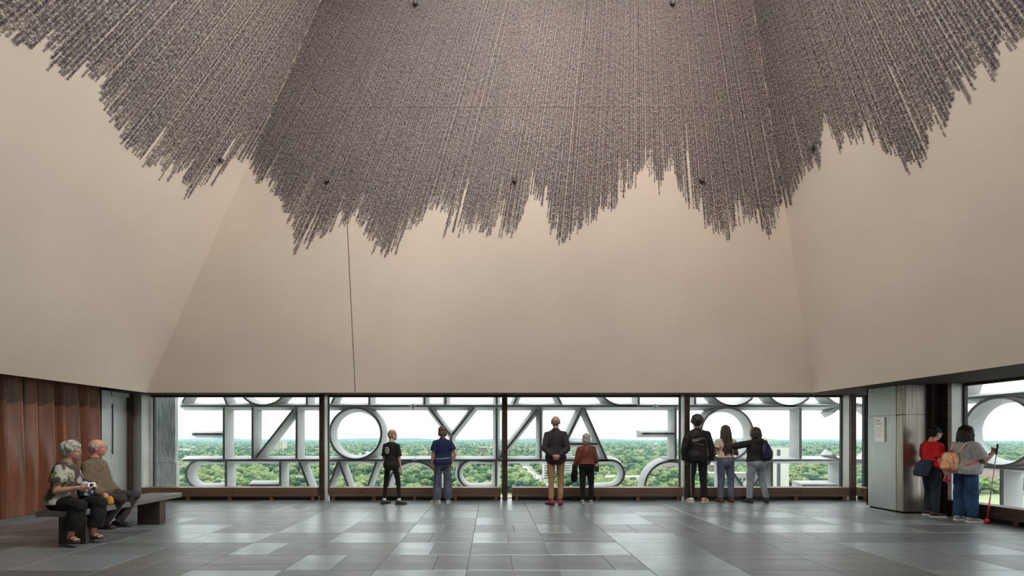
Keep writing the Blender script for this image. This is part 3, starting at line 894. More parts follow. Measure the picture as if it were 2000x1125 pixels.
# ------------------------------------------------------------------ outside: the green district far below
GZ = -62.0
DROP = EYE - GZ
def ground_pt(x, y):
    Y = DROP * F / (y - VY); return Vector(((x - VX) * Y / F, Y, GZ))
M['ground'] = mat('grass_and_streets', (.14, .19, .07), (.19, .19, .12), scale=.012, rough=.95, detail=6, lo=.42, hi=.62)
g = MB().add([(-9000, 120, GZ), (14000, 120, GZ), (16000, 14000, GZ), (-12000, 14000, GZ)], [(0, 1, 2, 3)]).build('ground', M['ground'])
tag(g, 'distant green parkland and city ground far below the windows', 'ground', kind='structure')

def leaf_mat(name, c1, c2):
    return mat(name, c1, c2, scale=9.0, rough=.9, rand=.14, detail=6, spec=.1)
LM = [leaf_mat('spring_leaf', (0.135, 0.190, 0.066), (0.075, 0.122, 0.045)), leaf_mat('mid_leaf', (0.063, 0.107, 0.050), (0.033, 0.067, 0.033)), leaf_mat('deep_leaf', (0.034, 0.070, 0.052), (0.020, 0.044, 0.035)),
      leaf_mat('pale_leaf', (0.170, 0.198, 0.096), (0.107, 0.136, 0.063))]
M['bark'] = mat('bark', (.09, .065, .05), rough=.9)
TREES = bpy.data.collections.new('tree_library')
tree_mesh = []
rtree = random.Random(9)
for i in range(8):
    mb = MB()
    h = 1.0
    mb.tube([(0, 0, -.02), (0, 0, .4)], [.035, .025], n=6, mi=1)
    nb = rtree.randint(15, 20)
    for k in range(nb):
        a = rtree.random() * 2 * PI; rr = .36 * math.sqrt(rtree.random())
        if k == 0: rr = 0
        z = .36 + .46 * rtree.random() * (1 - 1.1 * rr)
        s_ = .12 + .09 * rtree.random()
        mb.ball((rr * math.cos(a), rr * math.sin(a), z + (.12 if k == 0 else 0)), (s_ * 1.1, s_ * 1.1, s_ * .92), n=7, m=5)
    vs = []
    for p in mb.v:
        j = .03
        vs.append((p[0] + rtree.uniform(-j, j), p[1] + rtree.uniform(-j, j), p[2] + rtree.uniform(-j, j)))
    mb.v = vs
    me = mb.mesh('tree', [LM[i % 4], M['bark']], smooth=False)
    tree_mesh.append(me)
    ob = bpy.data.objects.new('tree_form_%02d' % i, me); TREES.objects.link(ob)

# street that runs away from the tower, with cars
M['asphalt'] = mat('pale_asphalt', (.26, .26, .255), (.22, .22, .215), scale=.05, rough=.9)
RXC, RWD = 70.0, 8.0
road = tag(MB().box(RXC - RWD, RXC + RWD, 420, 1500, GZ + .02, GZ + .35).build('street', M['asphalt']), 'long straight pale street running away from the tower with parked cars', 'street', kind='structure')
CARC = [(.62, .62, .62), (.05, .05, .06), (.30, .32, .34), (.35, .05, .04), (.08, .12, .25), (.75, .75, .73)]
CM = [mat('car_paint_%d' % i, c, rough=.25, metal=.1) for i, c in enumerate(CARC)]
CN = ['silver', 'black', 'grey', 'dark red', 'dark blue', 'white']
car_me = []
for i in range(6):
    mb = MB()
    prof = [(-2.2, .35), (-2.2, .85), (-1.5, .95), (-.9, 1.45), (.8, 1.45), (1.5, .95), (2.2, .8), (2.2, .35)]
    mb.prism(prof, -.9, .9, 'x')
    for wy in (-1.4, 1.4):
        for sx in (-.92, .78):
            mb.tube([(sx, wy, .33), (sx + .14, wy, .33)], [.33, .33], n=10, mi=1)
    mb.add([(-.905, -.8, 1.0), (-.905, .75, 1.0), (-.905, .6, 1.36), (-.905, -.7, 1.36)], [(0, 1, 2, 3)], mi=1)
    mb.add([(-.75, -1.46, 1.0), (.75, -1.46, 1.0), (.65, -.96, 1.42), (-.65, -.96, 1.42)], [(0, 1, 2, 3)], mi=1)
    car_me.append(mb.mesh('car', [CM[i], M['black']]))
rc = random.Random(4)
SLOT = ['nearest', 'second', 'third', 'fourth', 'fifth', 'sixth', 'seventh', 'eighth', 'ninth', 'tenth', 'eleventh', 'twelfth', 'thirteenth', 'fourteenth']
for lane, ln in ((-6.6, 'left kerb'), (-2.2, 'left lane'), (2.2, 'right lane'), (6.6, 'right kerb')):
    yy = 585 + rc.random() * 15
    for k in range(8):
        ci_ = rc.randrange(6)
        c = bpy.data.objects.new('car', car_me[ci_]); link(c)
        c.location = (RXC + lane, yy, GZ + .36); c.rotation_euler = (0, 0, rc.uniform(-.03, .03))
        tag(c, '%s car, %s along the %s of the distant street' % (CN[ci_], SLOT[k], ln), 'car', 'cars on the distant street')
        yy += rc.uniform(12, 55) if abs(lane) < 3 else rc.uniform(7, 28)

# buildings among the trees
WALLM = {k: mat('facade_' + k, tuple(v * .62 for v in c), tuple(v * .55 for v in c), scale=.15, rough=.85) for k, c in
         {'white': (.72, .70, .66), 'cream': (.60, .54, .45), 'brick': (.36, .20, .15), 'pink': (.58, .42, .36), 'grey': (.42, .42, .41), 'brown': (.25, .16, .13)}.items()}
M['dark_glass'] = mat('dark_window', (.04, .05, .06), rough=.15)
M['roof_grey'] = mat('flat_roof', (.28, .28, .275), rough=.9)
M['roof_red'] = mat('tiled_roof', (.30, .13, .09), rough=.9)
FOOT = []
def building(name, label, x0, x1, ytop, Y, deep, wall, nx=4, nz=6, ww=.5, wh=.45, extra=None, cat='building', bands=False):
    a, b = px(x0, ytop, Y), px(x1, ytop, Y)
    w_, h_ = b.x - a.x, a.z - GZ
    t = tag(empty(name, ((a.x + b.x) / 2, Y, GZ)), label, cat)
    MB().box(-w_ / 2, w_ / 2, 0, deep, 0, h_).build('wall', WALLM[wall], t)
    rf = MB().box(-w_ / 2 - .2, w_ / 2 + .2, -.2, deep + .2, h_, h_ + .7).build('roof', M['roof_grey'], t)
    FOOT.append(((a.x + b.x) / 2, Y + deep / 2, max(w_, deep) / 2 + (32 if name == 'tower_block' else 5)))
    cw, ch = w_ / nx, h_ / nz
    if bands:
        for j in range(nz):
            MB().box(-w_ / 2 + 1, w_ / 2 - 1, -.25, .05, ch * (j + .3), ch * (j + .3 + wh)).build('window_band', M['dark_glass'], t)
    else:
        wm = MB().box(-cw * ww / 2, cw * ww / 2, -.25, .05, 0, ch * wh).mesh('window', M['dark_glass'])
        for i in range(nx):
            for j in range(nz):
                o = bpy.data.objects.new('window', wm); link(o, t); o.location = (-w_ / 2 + cw * (i + .5), 0, ch * (j + .3))
    if extra: extra(t, w_, h_, deep)
    return t
def tower_extra(t, w_, h_, deep):
    MB().box(-w_ * .15, w_ * .02, -.5, .3, 0, h_ - 2.5).build('window_strip', M['dark_glass'], t)
    MB().box(-w_ * 1.05, -w_ / 2, 3, deep, 0, h_ + 10.5).build('stair_tower', WALLM['white'], t)
    MB().box(-w_ * .98, -w_ * .72, 5, deep - 4, h_ + 10.5, h_ + 14.5).build('plant_room', WALLM['white'], t)
    for q in range(4): MB().box(-w_ * .95 + q * 2.4, -w_ * .95 + q * 2.4 + .3, 6, 6.3, h_ + 14.5, h_ + 17).build('mast', M['roof_grey'], t)
building('tower_block', 'tall white concrete tower block with one dark window strip', 1505, 1541, 874, 560, 24, 'white', nx=1, nz=1, ww=.01, wh=.01, extra=tower_extra)
building('apartment_block', 'white apartment slab with dark window bands beyond the blazer man', 1062, 1116, 859, 720, 22, 'white', nz=16, bands=True, wh=.42)
building('brick_block', 'long low brick school building in the middle distance', 1120, 1262, 911, 1010, 40, 'brick', nx=18, nz=3)
building('modern_hall', 'low white modern hall with angular walls near the tower', 1180, 1262, 933, 628, 30, 'white', nx=6, nz=1, wh=.2)
building('modern_hall', 'low grey and white modern hall just right of the angular one', 1264, 1286, 934, 640, 30, 'grey', nx=3, nz=1, wh=.25)
building('brown_block', 'brown brick block among trees near the horizon', 934, 950, 874, 1700, 60, 'brown', nx=4, nz=5)
building('apartment_tower', 'cream apartment tower near the horizon on the left', 535, 552, 862, 1900, 40, 'cream', nx=4, nz=8)
building('house_block', 'pinkish brick house with dark windows right of the white tower', 1556, 1578, 918, 880, 25, 'pink', nx=4, nz=3)
building('flat_block', 'brick and cream flats beside the young people', 1290, 1312, 903, 800, 25, 'pink', nx=5, nz=4)
building('flat_block', 'cream flats with rows of windows beside the third mullion', 1313, 1334, 904, 860, 25, 'cream', nx=5, nz=4)
building('white_house', 'white villa near the stone pier', 346, 359, 877, 1750, 40, 'white', nx=4, nz=2)
building('brick_block', 'pink brick block low outside the right-hand window', 1966, 2040, 915, 560, 40, 'pink', nx=5, nz=3)
building('flat_block', 'brick flats behind the young woman with long locs', 1385, 1420, 908, 760, 25, 'brick', nx=7, nz=4)
building('depot', 'long pale flat-roofed depot behind the three young people', 1375, 1465, 925, 640, 26, 'grey', nx=12, nz=1, wh=.3)
building('terrace', 'white and brown terrace left of the street', 1018, 1048, 903, 1050, 30, 'white', nx=8, nz=3)
gable = []
for i, (wl, rf) in enumerate((('white', 'roof_grey'), ('cream', 'roof_red'), ('brick', 'roof_grey'), ('pink', 'roof_red'))):
    mb = MB(); mb.box(-6, 6, -4.5, 4.5, 0, 7)
    mb.add([(-6.5, -5, 6.9), (6.5, -5, 6.9), (6.5, 5, 6.9), (-6.5, 5, 6.9), (-6.5, 0, 10.5), (6.5, 0, 10.5)], [(0, 1, 5, 4), (2, 3, 4, 5), (0, 4, 3), (1, 2, 5), (3, 2, 1, 0)], mi=1)
    for k in range(3):
        for z_ in (1.2, 4.2): mb.box(-4.6 + k * 3.6, -3.0 + k * 3.6, -4.6, -4.45, z_, z_ + 1.6, mi=2)
    gable.append(mb.mesh('house', [WALLM[wl], M[rf], M['dark_glass']]))
HN = ['white gabled house with grey roof', 'cream gabled house with red roof', 'brick gabled house with grey roof', 'pinkish gabled house with red roof']
rh = random.Random(14)
for i in range(150):
    xx = rh.choice((rh.uniform(300, 620), rh.uniform(650, 960), rh.uniform(1000, 1330), rh.uniform(1010, 1330), rh.uniform(1350, 1660)))
    yy = VY + rh.choice((12, 14, 16, 18, 20, 24, 28, 34, 40)) + rh.uniform(-2, 2)
    p = ground_pt(xx, yy); k = rh.randrange(4)
    if any(abs(p.x - q[0]) < q[2] + 20 and abs(p.y - q[1]) < q[2] + 20 for q in FOOT): continue
    hse = bpy.data.objects.new('house', gable[k]); link(hse); hse.location = p; hse.rotation_euler = (0, 0, rh.choice((0, PI / 2, .3, -.4)))
    s_ = rh.uniform(1.0, 1.9); hse.scale = (s_ * 1.4, s_, s_)
    bay = 'leftmost far window' if xx < 632 else 'second far window' if xx < 986 else 'third far window' if xx < 1342 else 'fourth far window'
    far_ = 'near the horizon' if yy < VY + 19 else 'in the middle distance' if yy < VY + 30 else 'in the nearer streets'
    tag(hse, HN[k] + ' %s seen through the %s' % (far_, bay), 'house', HN[k] + 's %s, %s' % (far_, bay))
    FOOT.append((p.x, p.y, 9 * s_))

# trees
rtr = random.Random(33)
def blocked(x, y):
    if abs(x - RXC) < RWD + 7 and y < 1500: return True
    for (fx, fy, fr) in FOOT:
        if abs(x - fx) < fr and fy - fr - 18 * (fr > 9) < y < fy + fr: return True
    return False
cand = []
for Y0, Y1, sp_ in ((530, 700, 13), (700, 1000, 14), (1000, 1700, 17), (1700, 3200, 27), (3200, 7500, 55)):
    yy = Y0
    while yy < Y1:
        xl, xr_ = -1.02 * yy - 20, 1.20 * yy + 20
        xx = xl
        while xx < xr_:
            x_ = xx + rtr.uniform(-.5, .5) * sp_; y_ = yy + rtr.uniform(-.5, .5) * sp_
            xp = VX + F * x_ / y_
            # park lawns on the left, streets elsewhere
            lawn = math.sin(x_ * .011 + 1.3) * math.sin(y_ * .017 + x_ * .004) + .5 * math.sin(x_ * .043 + y_ * .03)
            dens = .9 if lawn < .2 else .15
            if xp > 1000: dens = .93 if lawn < .6 else .35
            hgt = rtr.uniform(8.5, 16) * (1.0 if Y0 < 1700 else 1.15)
            vis_ = any(a <= xp <= b for a, b in ((260, 1700), (1860, 2080)))
            if vis_ and rtr.random() < dens and not blocked(x_, y_):
                cand.append((y_, x_, hgt, rtr.randrange(8), rtr.random() * 6.28))
            xx += sp_
        yy += sp_ * .8
cand.sort()
near = []
for c in cand:
    if len(near) == 300: break
    xp = VX + F * c[1] / c[0]
    if not (c[0] > 540 and 345 < xp < 1665 or 1900 < xp < 2010): continue
    if any(abs(c[0] - q[0]) < (c[2] + q[2]) * .60 and abs(c[1] - q[1]) < (c[2] + q[2]) * .60 for q in near): continue
    if any(abs(c[1] - fx) < fr + c[2] * .6 and abs(c[0] - fy) < fr + c[2] * .6 for fx, fy, fr in FOOT): continue
    near.append(c)
ns = set(id(c) for c in near)
KINDT = ['bright spring green', 'mid green', 'dark bluish green', 'pale yellow-green'] * 2
for c in near:
    o = bpy.data.objects.new('tree', tree_mesh[c[3]]); link(o)
    o.location = (c[1], c[0], GZ); o.rotation_euler = (0, 0, c[4]); o.scale = (c[2] * 1.2, c[2] * 1.2, c[2])
    xp = VX + F * c[1] / c[0]
    bay = 'leftmost far window' if xp < 632 else 'second far window' if xp < 986 else 'third far window' if xp < 1342 else 'fourth far window' if xp < 1680 else 'right-hand side window'
    dist = 'nearest' if c[0] < 610 else 'close' if c[0] < 680 else 'further'
    tag(o, '%s broadleaf tree in the %s rows seen through the %s' % (KINDT[c[3]], dist, bay), 'tree', '%s trees, %s rows, %s' % (KINDT[c[3]], dist, bay))
rest = [c for c in cand if id(c) not in ns]
o = instancer('distant_trees', [(c[1], c[0], GZ) for c in rest], [(0, 0, c[4]) for c in rest], [c[2] * 1.3 for c in rest], [c[3] for c in rest], TREES)
tag(o, 'dense green canopy of distant trees reaching to the horizon', 'trees', kind='stuff')
# a low wooded rise on the horizon at the left
mb = MB()
nseg = 40; top = []
for i in range(nseg + 1):
    xx = -8500 + 17000 * i / nseg
    top.append((xx, 8200 + 300 * math.sin(i), GZ + 45 + 14 * math.sin(i * .9) + 9 * math.sin(i * 2.3)))
vs = [(p[0], p[1] - 900, GZ - 1) for p in top] + top + [(p[0], p[1] + 900, GZ - 1) for p in top]
n_ = nseg + 1
mb.add(vs, [(r_ * n_ + i, r_ * n_ + i + 1, (r_ + 1) * n_ + i + 1, (r_ + 1) * n_ + i) for r_ in range(2) for i in range(nseg)])
tag(mb.build('wooded_rise', LM[2], smooth=True), 'low wooded rise along the horizon', 'hills', kind='structure')

# haze over the city
hz = bpy.data.materials.new('summer_haze'); hz.use_nodes = True
nt = hz.node_tree; nt.nodes.clear()
ho = nt.nodes.new('ShaderNodeOutputMaterial'); vs_ = nt.nodes.new('ShaderNodeVolumeScatter')
vs_.inputs['Color'].default_value = (.055, .10, .125, 1); vs_.inputs['Density'].default_value = .00042; vs_.inputs['Anisotropy'].default_value = .2
nt.links.new(vs_.outputs[0], ho.inputs['Volume'])
hzo = MB().box(-9000, 11000, 300, 9500, GZ - 2, GZ + 95).build('haze', hz)
tag(hzo, 'thin bluish haze over the distant city', 'haze', kind='stuff')
# ------------------------------------------------------------------ people
from mathutils import noise as mnoise
from mathutils.bvhtree import BVHTree

def remesh(mb, name, mats, parent, voxel=.012, smooth=3, disp=0.0, dscale=8.0, dstretch=(1, 1, 1), dec=None, seed=0):
    """fuse the collected shapes into one continuous skin"""
    me = mb.mesh(name)
    ob = bpy.data.objects.new('tmp', me)
    m_ = ob.modifiers.new('r', 'REMESH'); m_.mode = 'VOXEL'; m_.voxel_size = voxel
    if smooth:
        s_ = ob.modifiers.new('s', 'SMOOTH'); s_.factor = .5; s_.iterations = smooth
    if dec:
        d_ = ob.modifiers.new('d', 'DECIMATE'); d_.ratio = dec
    nm = evaluated_mesh(ob); bpy.data.meshes.remove(me); nm.name = name
    if disp:
        off = Vector((seed * 3.7, seed * 1.3, seed * 2.1)); dx = Vector(dstretch)
        n_ = len(nm.vertices); co = np.empty(n_ * 3, np.float32); no_ = np.empty(n_ * 3, np.float32)
        nm.vertices.foreach_get('co', co); nm.vertex_normals.foreach_get('vector', no_)
        co = co.reshape(-1, 3); no_ = no_.reshape(-1, 3)
        qq = (co * np.array(dstretch, np.float32)[None] * dscale + np.array(off, np.float32)[None]).tolist()
        dv = np.array([mnoise.noise(q) + .5 * mnoise.noise((q[0] * 2.1, q[1] * 2.1, q[2] * 2.1)) for q in qq], np.float32)
        co = co + no_ * (disp * dv)[:, None]
        nm.vertices.foreach_set('co', co.ravel())
    nm.materials.clear()
    for q in (mats if isinstance(mats, (list, tuple)) else [mats]): nm.materials.append(q)
    nm.polygons.foreach_set('use_smooth', [True] * len(nm.polygons))
    nm.update()
    o = bpy.data.objects.new(name, nm); link(o, parent)
    return o

def skin_mat(name, c):
    m = mat(name, c, tuple(v * .85 for v in c), scale=14, rough=.5, bump=.05, bscale=80)
    m.node_tree.nodes['Principled BSDF'].inputs['Subsurface Weight'].default_value = .08
    return m
SK = {'light': skin_mat('skin_light', (.52, .29, .21)), 'tan': skin_mat('skin_tan', (.44, .235, .165)), 'pink': skin_mat('skin_pink', (.54, .24, .18)), 'dark': skin_mat('skin_dark', (.14, .07, .045)), 'brown': skin_mat('skin_brown', (.23, .115, .07))}
def cloth(name, c, c2=None, sc=9, rough=.85, bump=.35, stretch=(1, 1, .5), lo=.4, hi=.6, bs=14, sheen=0.0):
    return mat(name, c, c2 or tuple(v * .78 for v in c), scale=sc, rough=rough, bump=bump, bscale=bs, stretch=stretch, lo=lo, hi=hi, sheen=sheen, spec=.25)
def hairm(name, c): return mat(name, c, tuple(v * .55 for v in c), scale=40, stretch=(1, 1, .25), rough=.55, bump=.5, bscale=70)
M['eye_white'] = mat('eye_white', (.75, .72, .68), rough=.2)
M['lip'] = mat('lip', (.40, .13, .11), rough=.45)
M['rubber'] = mat('rubber_sole', (.62, .60, .56), rough=.7)
M['rubber_dark'] = mat('dark_sole', (.03, .03, .03), rough=.7)

def V(*a): return Vector(a)
TORSO = [(.80, .07, .07, 0), (.86, .150, .105, -.01), (.93, .168, .118, -.018), (1.03, .150, .102, -.004), (1.13, .140, .095, .0), (1.25, .155, .108, 0), (1.35, .150, .102, -.008), (1.42, .098, .078, -.012),
         (1.47, .062, .058, -.01), (1.53, .052, .056, .0), (1.58, .052, .056, .012)]

def person(label, loc, rz, H, skin, g=1.0, belly=0.0, hipw=1.0, lean=0.0, side=0.0, twist=0.0, head=(0, 0, 0), arms=None, legs=None, pelvis_z=None, shoulder_drop=0.0,
           top=None, bottom=None, shoes=None, hair=None, group=None, face=True, shw=1.0, glasses=None):
    t = tag(empty('person', loc, rz), label, 'person', group)
    s = H / 1.75
    PEL = V(0, 0, .93)
    Rb = Matrix.Rotation(R(twist), 3, 'Z') @ Matrix.Rotation(R(side), 3, 'Y') @ Matrix.Rotation(R(-lean), 3, 'X')
    qb = Rb.to_quaternion(); qi = Matrix.Identity(3).to_quaternion()
    def spine(z, x=0.0, y=0.0):
        f = min(1, max(0, (z - .93) / .36))
        q = qi.slerp(qb, f * .75 + .25 * (1 if z > 1.2 else f))
        return PEL + q.to_matrix() @ V(x, y, z - .93)
    dz = 0.0
    legs = legs or {}
    arms = arms or {}
    J = {}
    for sd, sx in (('R', 1), ('L', -1)):
        th, sh, fy, fp = legs.get(sd, (V(sx * .03, 0, -1), V(0, -.02, -1), -sx * 8, 0))
        hip = V(sx * .092 * hipw, 0, .91)
        kn = hip + Vector(th).normalized() * .42
        an = kn + Vector(sh).normalized() * .415
        J[sd] = (hip, kn, an, fy, fp)
    if pelvis_z is None:
        dz = -min(J['R'][2].z, J['L'][2].z) + .085
    else:
        dz = pelvis_z / s - .93
    def W(p): return (Vector(p) + V(0, 0, dz)) * s
    Rh = Rb @ Matrix.Rotation(R(head[0]), 3, 'Z') @ Matrix.Rotation(R(-head[1]), 3, 'X') @ Matrix.Rotation(R(head[2]), 3, 'Y')
    HC = spine(1.55, 0, .012) + Rh @ V(0, .018, .072)
    HS = 1.07
    def Hd(x, y, z): return W(HC + Rh @ V(x * HS, y * HS, z * HS))
    sideb = Rb @ V(1, 0, 0)
    def trunk(mb, z0, z1, grow, gx=1.0, skirt=0.0, bel=0.0):
        pts, rad = [], []
        zs = sorted(set([z0, z1] + [q[0] for q in TORSO if z0 < q[0] < z1]))
        for z in zs:
            hw = np.interp(z, [q[0] for q in TORSO], [q[1] for q in TORSO]); hd = np.interp(z, [q[0] for q in TORSO], [q[2] for q in TORSO]); yo = np.interp(z, [q[0] for q in TORSO], [q[3] for q in TORSO])
            gg = g if z < 1.44 else 1 + (g - 1) * .4
            hw = hw * gg * (hipw if z < 1.0 else 1) * (shw if 1.2 < z < 1.45 else 1); hd = hd * gg
            b_ = bel * math.exp(-((z - 1.08) / .15) ** 2)
            k = skirt * max(0, (1.15 - z)) if z < 1.15 else 0
            pts.append(W(spine(z, 0, yo + b_ * .5))); rad.append(((hw * gx + grow + k + b_ * .25) * s, (hd * gx + grow + k * .8 + b_ * .5) * s))
        mb.tube(pts, rad, n=20, side=sideb)
    # ---- body
    mb = MB()
    trunk(mb, .80, 1.58, 0.0, 1.0, bel=belly)
    SH = {}
    ag = 1 + (g - 1) * .75
    for sd, sx in (('R', 1), ('L', -1)):
        hip, kn, an, fy, fp = J[sd]
        lg = 1 + (g - 1) * .9
        mb.tube([W(hip), W(hip.lerp(kn, .5)), W(kn), W(kn.lerp(an, .35)), W(an), W(an - V(0, 0, .04))], [r_ * s * lg for r_ in (.070, .060, .043, .042, .034, .036)], n=12)
        mb.ball(W(kn), .043 * s * lg)
        fd = V(math.sin(R(-fy)), math.cos(R(-fy)), 0)
        tip = an + fd * .165 + V(0, 0, -.055 - math.tan(R(fp)) * .15)
        mb.tube([W(an - fd * .05 + V(0, 0, -.045)), W(an + fd * .05 + V(0, 0, -.04)), W(tip)], [(.034 * s, .035 * s), (.04 * s, .034 * s), (.04 * s, .018 * s)], n=10, side=V(fd.y, -fd.x, 0))
        # arm
        sh = spine(1.375 - shoulder_drop, sx * .168 * (1 + (g - 1) * .55) * shw, -.012)
        up, fo, hd, pn, curl = arms.get(sd, (V(sx * .13, -.03, -1), V(sx * .02, .12, -1), None, None, 20))
        el = sh + Vector(up).normalized() * .295
        wr = el + Vector(fo).normalized() * .245
        hd = Vector(hd).normalized() if hd is not None else Vector(fo).normalized()
        pn = Vector(pn) if pn is not None else V(-sx, 0, 0)
        pn = (pn - hd * pn.dot(hd)).normalized()
        SH[sd] = (sh, el, wr, hd, pn)
        mb.tube([W(spine(1.40, sx * .04, -.01)), W(sh.lerp(spine(1.40, sx * .04, -.01), .15))], [.058 * s * ag, .046 * s * ag], n=12)
        mb.ball(W(sh), .048 * s * ag); mb.ball(W(el), .040 * s * ag)
        mb.tube([W(sh), W(sh.lerp(el, .4)), W(el)], [r_ * s * ag for r_ in (.048, .046, .040)], n=12)
        mb.tube([W(el), W(el.lerp(wr, .3)), W(wr), W(wr + hd * .02)], [r_ * s * ag for r_ in (.039, .040, .026, .026)], n=12)
        wdv = hd.cross(pn)          # across the palm
        ths = 1 if wdv.dot(V(0, 1, 0)) > 0 or abs(wdv.y) < .2 and wdv.z > 0 else -1
        pe = wr + hd * .085
        mb.tube([W(wr), W(wr + hd * .03), W(pe)], [(.026 * s, .018 * s), (.036 * s, .017 * s), (.041 * s, .014 * s)], n=12, side=wdv)
        for k, (ofs, ln) in enumerate(((.031, .070), (.0105, .080), (-.0105, .074), (-.031, .058))):
            b0 = wr + hd * (.078 if k else .074) + wdv * ofs * ths
            c1, c2, c3 = R(curl), R(curl * 2.0), R(curl * 2.8)
            d1 = hd * math.cos(c1) + pn * math.sin(c1); d2 = hd * math.cos(c2) + pn * math.sin(c2); d3 = hd * math.cos(c3) + pn * math.sin(c3)
            spd = wdv * ths * ofs * .25
            q1 = b0 + (d1 + spd) * ln * .45; q2 = q1 + d2 * ln * .32; q3 = q2 + d3 * ln * .25
            mb.tube([W(b0 - hd * .02), W(b0), W(q1), W(q2), W(q3)], [.0095 * s, .0098 * s, .0092 * s, .0086 * s, .0075 * s], n=8)
        tb = wr + hd * .025 + wdv * ths * .030
        td = (hd * .75 + wdv * ths * .55 + pn * .45).normalized(); t2 = (hd * .9 + pn * .5 + wdv * ths * .1).normalized()
        mb.tube([W(tb), W(tb + td * .035), W(tb + td * .035 + t2 * .032), W(tb + td * .035 + t2 * .052)], [.013 * s, .0115 * s, .0105 * s, .009 * s], n=8)
    # head
    mb.ball(Hd(0, -.008, .028), (.076 * s * HS, .096 * s * HS, .088 * s * HS), Rh, 18, 12)
    mb.ball(Hd(0, .022, -.035), (.061 * s * HS, .070 * s * HS, .075 * s * HS), Rh, 14, 10)
    mb.ball(Hd(0, .058, -.082), (.030 * s * HS, .030 * s * HS, .024 * s * HS), Rh)
    mb.ball(Hd(0, .062, .022), (.056 * s * HS, .030 * s * HS, .020 * s * HS), Rh)
    mb.tube([Hd(0, .080, .014), Hd(0, .090, -.008), Hd(0, .098, -.026), Hd(0, .086, -.034)], [.009 * s * HS, .012 * s * HS, .015 * s * HS, .012 * s * HS], n=8)
    for sx in (-1, 1):
        mb.ball(Hd(sx * .077, -.012, -.010), (.010 * s * HS, .024 * s * HS, .034 * s * HS), Rh, 10, 8)
        mb.ball(Hd(sx * .038, .056, -.032), (.026 * s * HS, .026 * s * HS, .024 * s * HS), Rh)
    body = remesh(mb, 'body', SK[skin], t, voxel=.0075, smooth=2, dec=.4)
    if face:
        for sx in (-1, 1):
            e = MB(); e.ball(Hd(sx * .031, .078, .004), .0125 * s, Rh, 10, 8); e.ball(Hd(sx * .031, .0865, .004), .0062 * s, Rh, 8, 6, mi=1)
            e.build('eye', [M['eye_white'], M['black']], body, smooth=True)
            b_ = MB(); b_.tube([Hd(sx * .014, .090, .022), Hd(sx * .032, .089, .028), Hd(sx * .050, .076, .022)], [.004 * s] * 3, n=6)
            b_.build('eyebrow', hair['mat'] if hair else M['black'], body, smooth=True)
        l_ = MB(); l_.ball(Hd(0, .085, -.058), (.024 * s, .011 * s, .008 * s), Rh, 10, 6); l_.build('lips', M['lip'], body, smooth=True)
    out = {'t': t, 'W': W, 'Hd': Hd, 'spine': spine, 'SH': SH, 'J': J, 's': s, 'Rh': Rh, 'Rb': Rb, 'body': body}
    # ---- garments
    if bottom:
        m_ = MB()
        gb = bottom.get('grow', .016)
        trunk(m_, .81, bottom.get('waist', 1.02), gb, 1.0, bel=belly * .5)
        lr = bottom['r']
        for sd in 'RL':
            hip, kn, an, fy, fp = J[sd]
            ez = bottom.get('end', 1.0)
            a2 = kn.lerp(an, ez)
            lg = 1 + (g - 1) * .9
            m_.tube([W(hip + V(0, 0, .03)), W(hip.lerp(kn, .5)), W(kn), W(kn.lerp(a2, .45)), W(a2)], [r_ * s * lg for r_ in lr], n=16)
            m_.ball(W(kn), lr[2] * s * lg * 1.0)
            m_.ball(W(hip), lr[0] * s * lg * 1.02)
        # seat of the trousers
        out['bottom'] = remesh(m_, bottom.get('name', 'trousers'), bottom['mat'], t, voxel=.011, smooth=3, disp=bottom.get('disp', .008), dscale=9, dstretch=(1, 1, .6), seed=H * 10)
    if top:
        m_ = MB()
        gr = top.get('grow', .022)
        trunk(m_, top.get('hem', .92), top.get('neck', 1.465), gr, 1.0, top.get('flare', .10), bel=belly)
        sl = top.get('sleeve', .6)          # in units of arm: 1 = elbow, 2 = wrist
        sg = top.get('sg', .016)
        for sd, sx in (('R', 1), ('L', -1)):
            sh, el, wr, hd, pn = SH[sd]
            yk = spine(1.405, sx * .04, -.01)
            m_.tube([W(yk), W(sh.lerp(yk, .12))], [(.058 + gr * .6) * s * ag, (.046 + gr * .55) * s * ag], n=14)
            m_.ball(W(sh), (.047 + gr * .7) * s * ag, None, 14, 10)
            if sl <= 1:
                pts = [sh, sh.lerp(el, sl * .5), sh.lerp(el, sl)]; rr = [.048 + sg * .7, .049 + sg * 1.1, .048 + sg * 1.5]
                m_.tube([W(p) for p in pts], [r_ * s * ag for r_ in rr], n=14)
            else:
                m_.tube([W(sh), W(sh.lerp(el, .45)), W(el)], [r_ * s * ag for r_ in (.048 + sg * .8, .048 + sg, .042 + sg)], n=14)
                m_.ball(W(el), (.042 + sg) * s * ag, None, 12, 8)
                m_.tube([W(el), W(el.lerp(wr, .35 * (sl - 1))), W(el.lerp(wr, sl - 1))], [r_ * s * ag for r_ in (.042 + sg, .041 + sg, .030 + sg)], n=14)
        out['top'] = remesh(m_, top.get('name', 'shirt'), top['mat'], t, voxel=.011, smooth=3, disp=top.get('disp', .009), dscale=8, dstretch=(1, 1, .55), seed=H * 7)
        if top.get('collar'):
            c_ = MB()
            pts = []
            for k in range(13):
                a = 2 * PI * k / 12
                pts.append(W(spine(1.475 + .012 * math.cos(a + PI), .068 * math.sin(a) , -.008 + .062 * math.cos(a))))
            c_.tube(pts, [(.010 * s, .020 * s)] * 13, n=8, side=V(1, 0, 0)); c_.build('collar', top.get('collar_mat', top['mat']), out['top'], smooth=True)
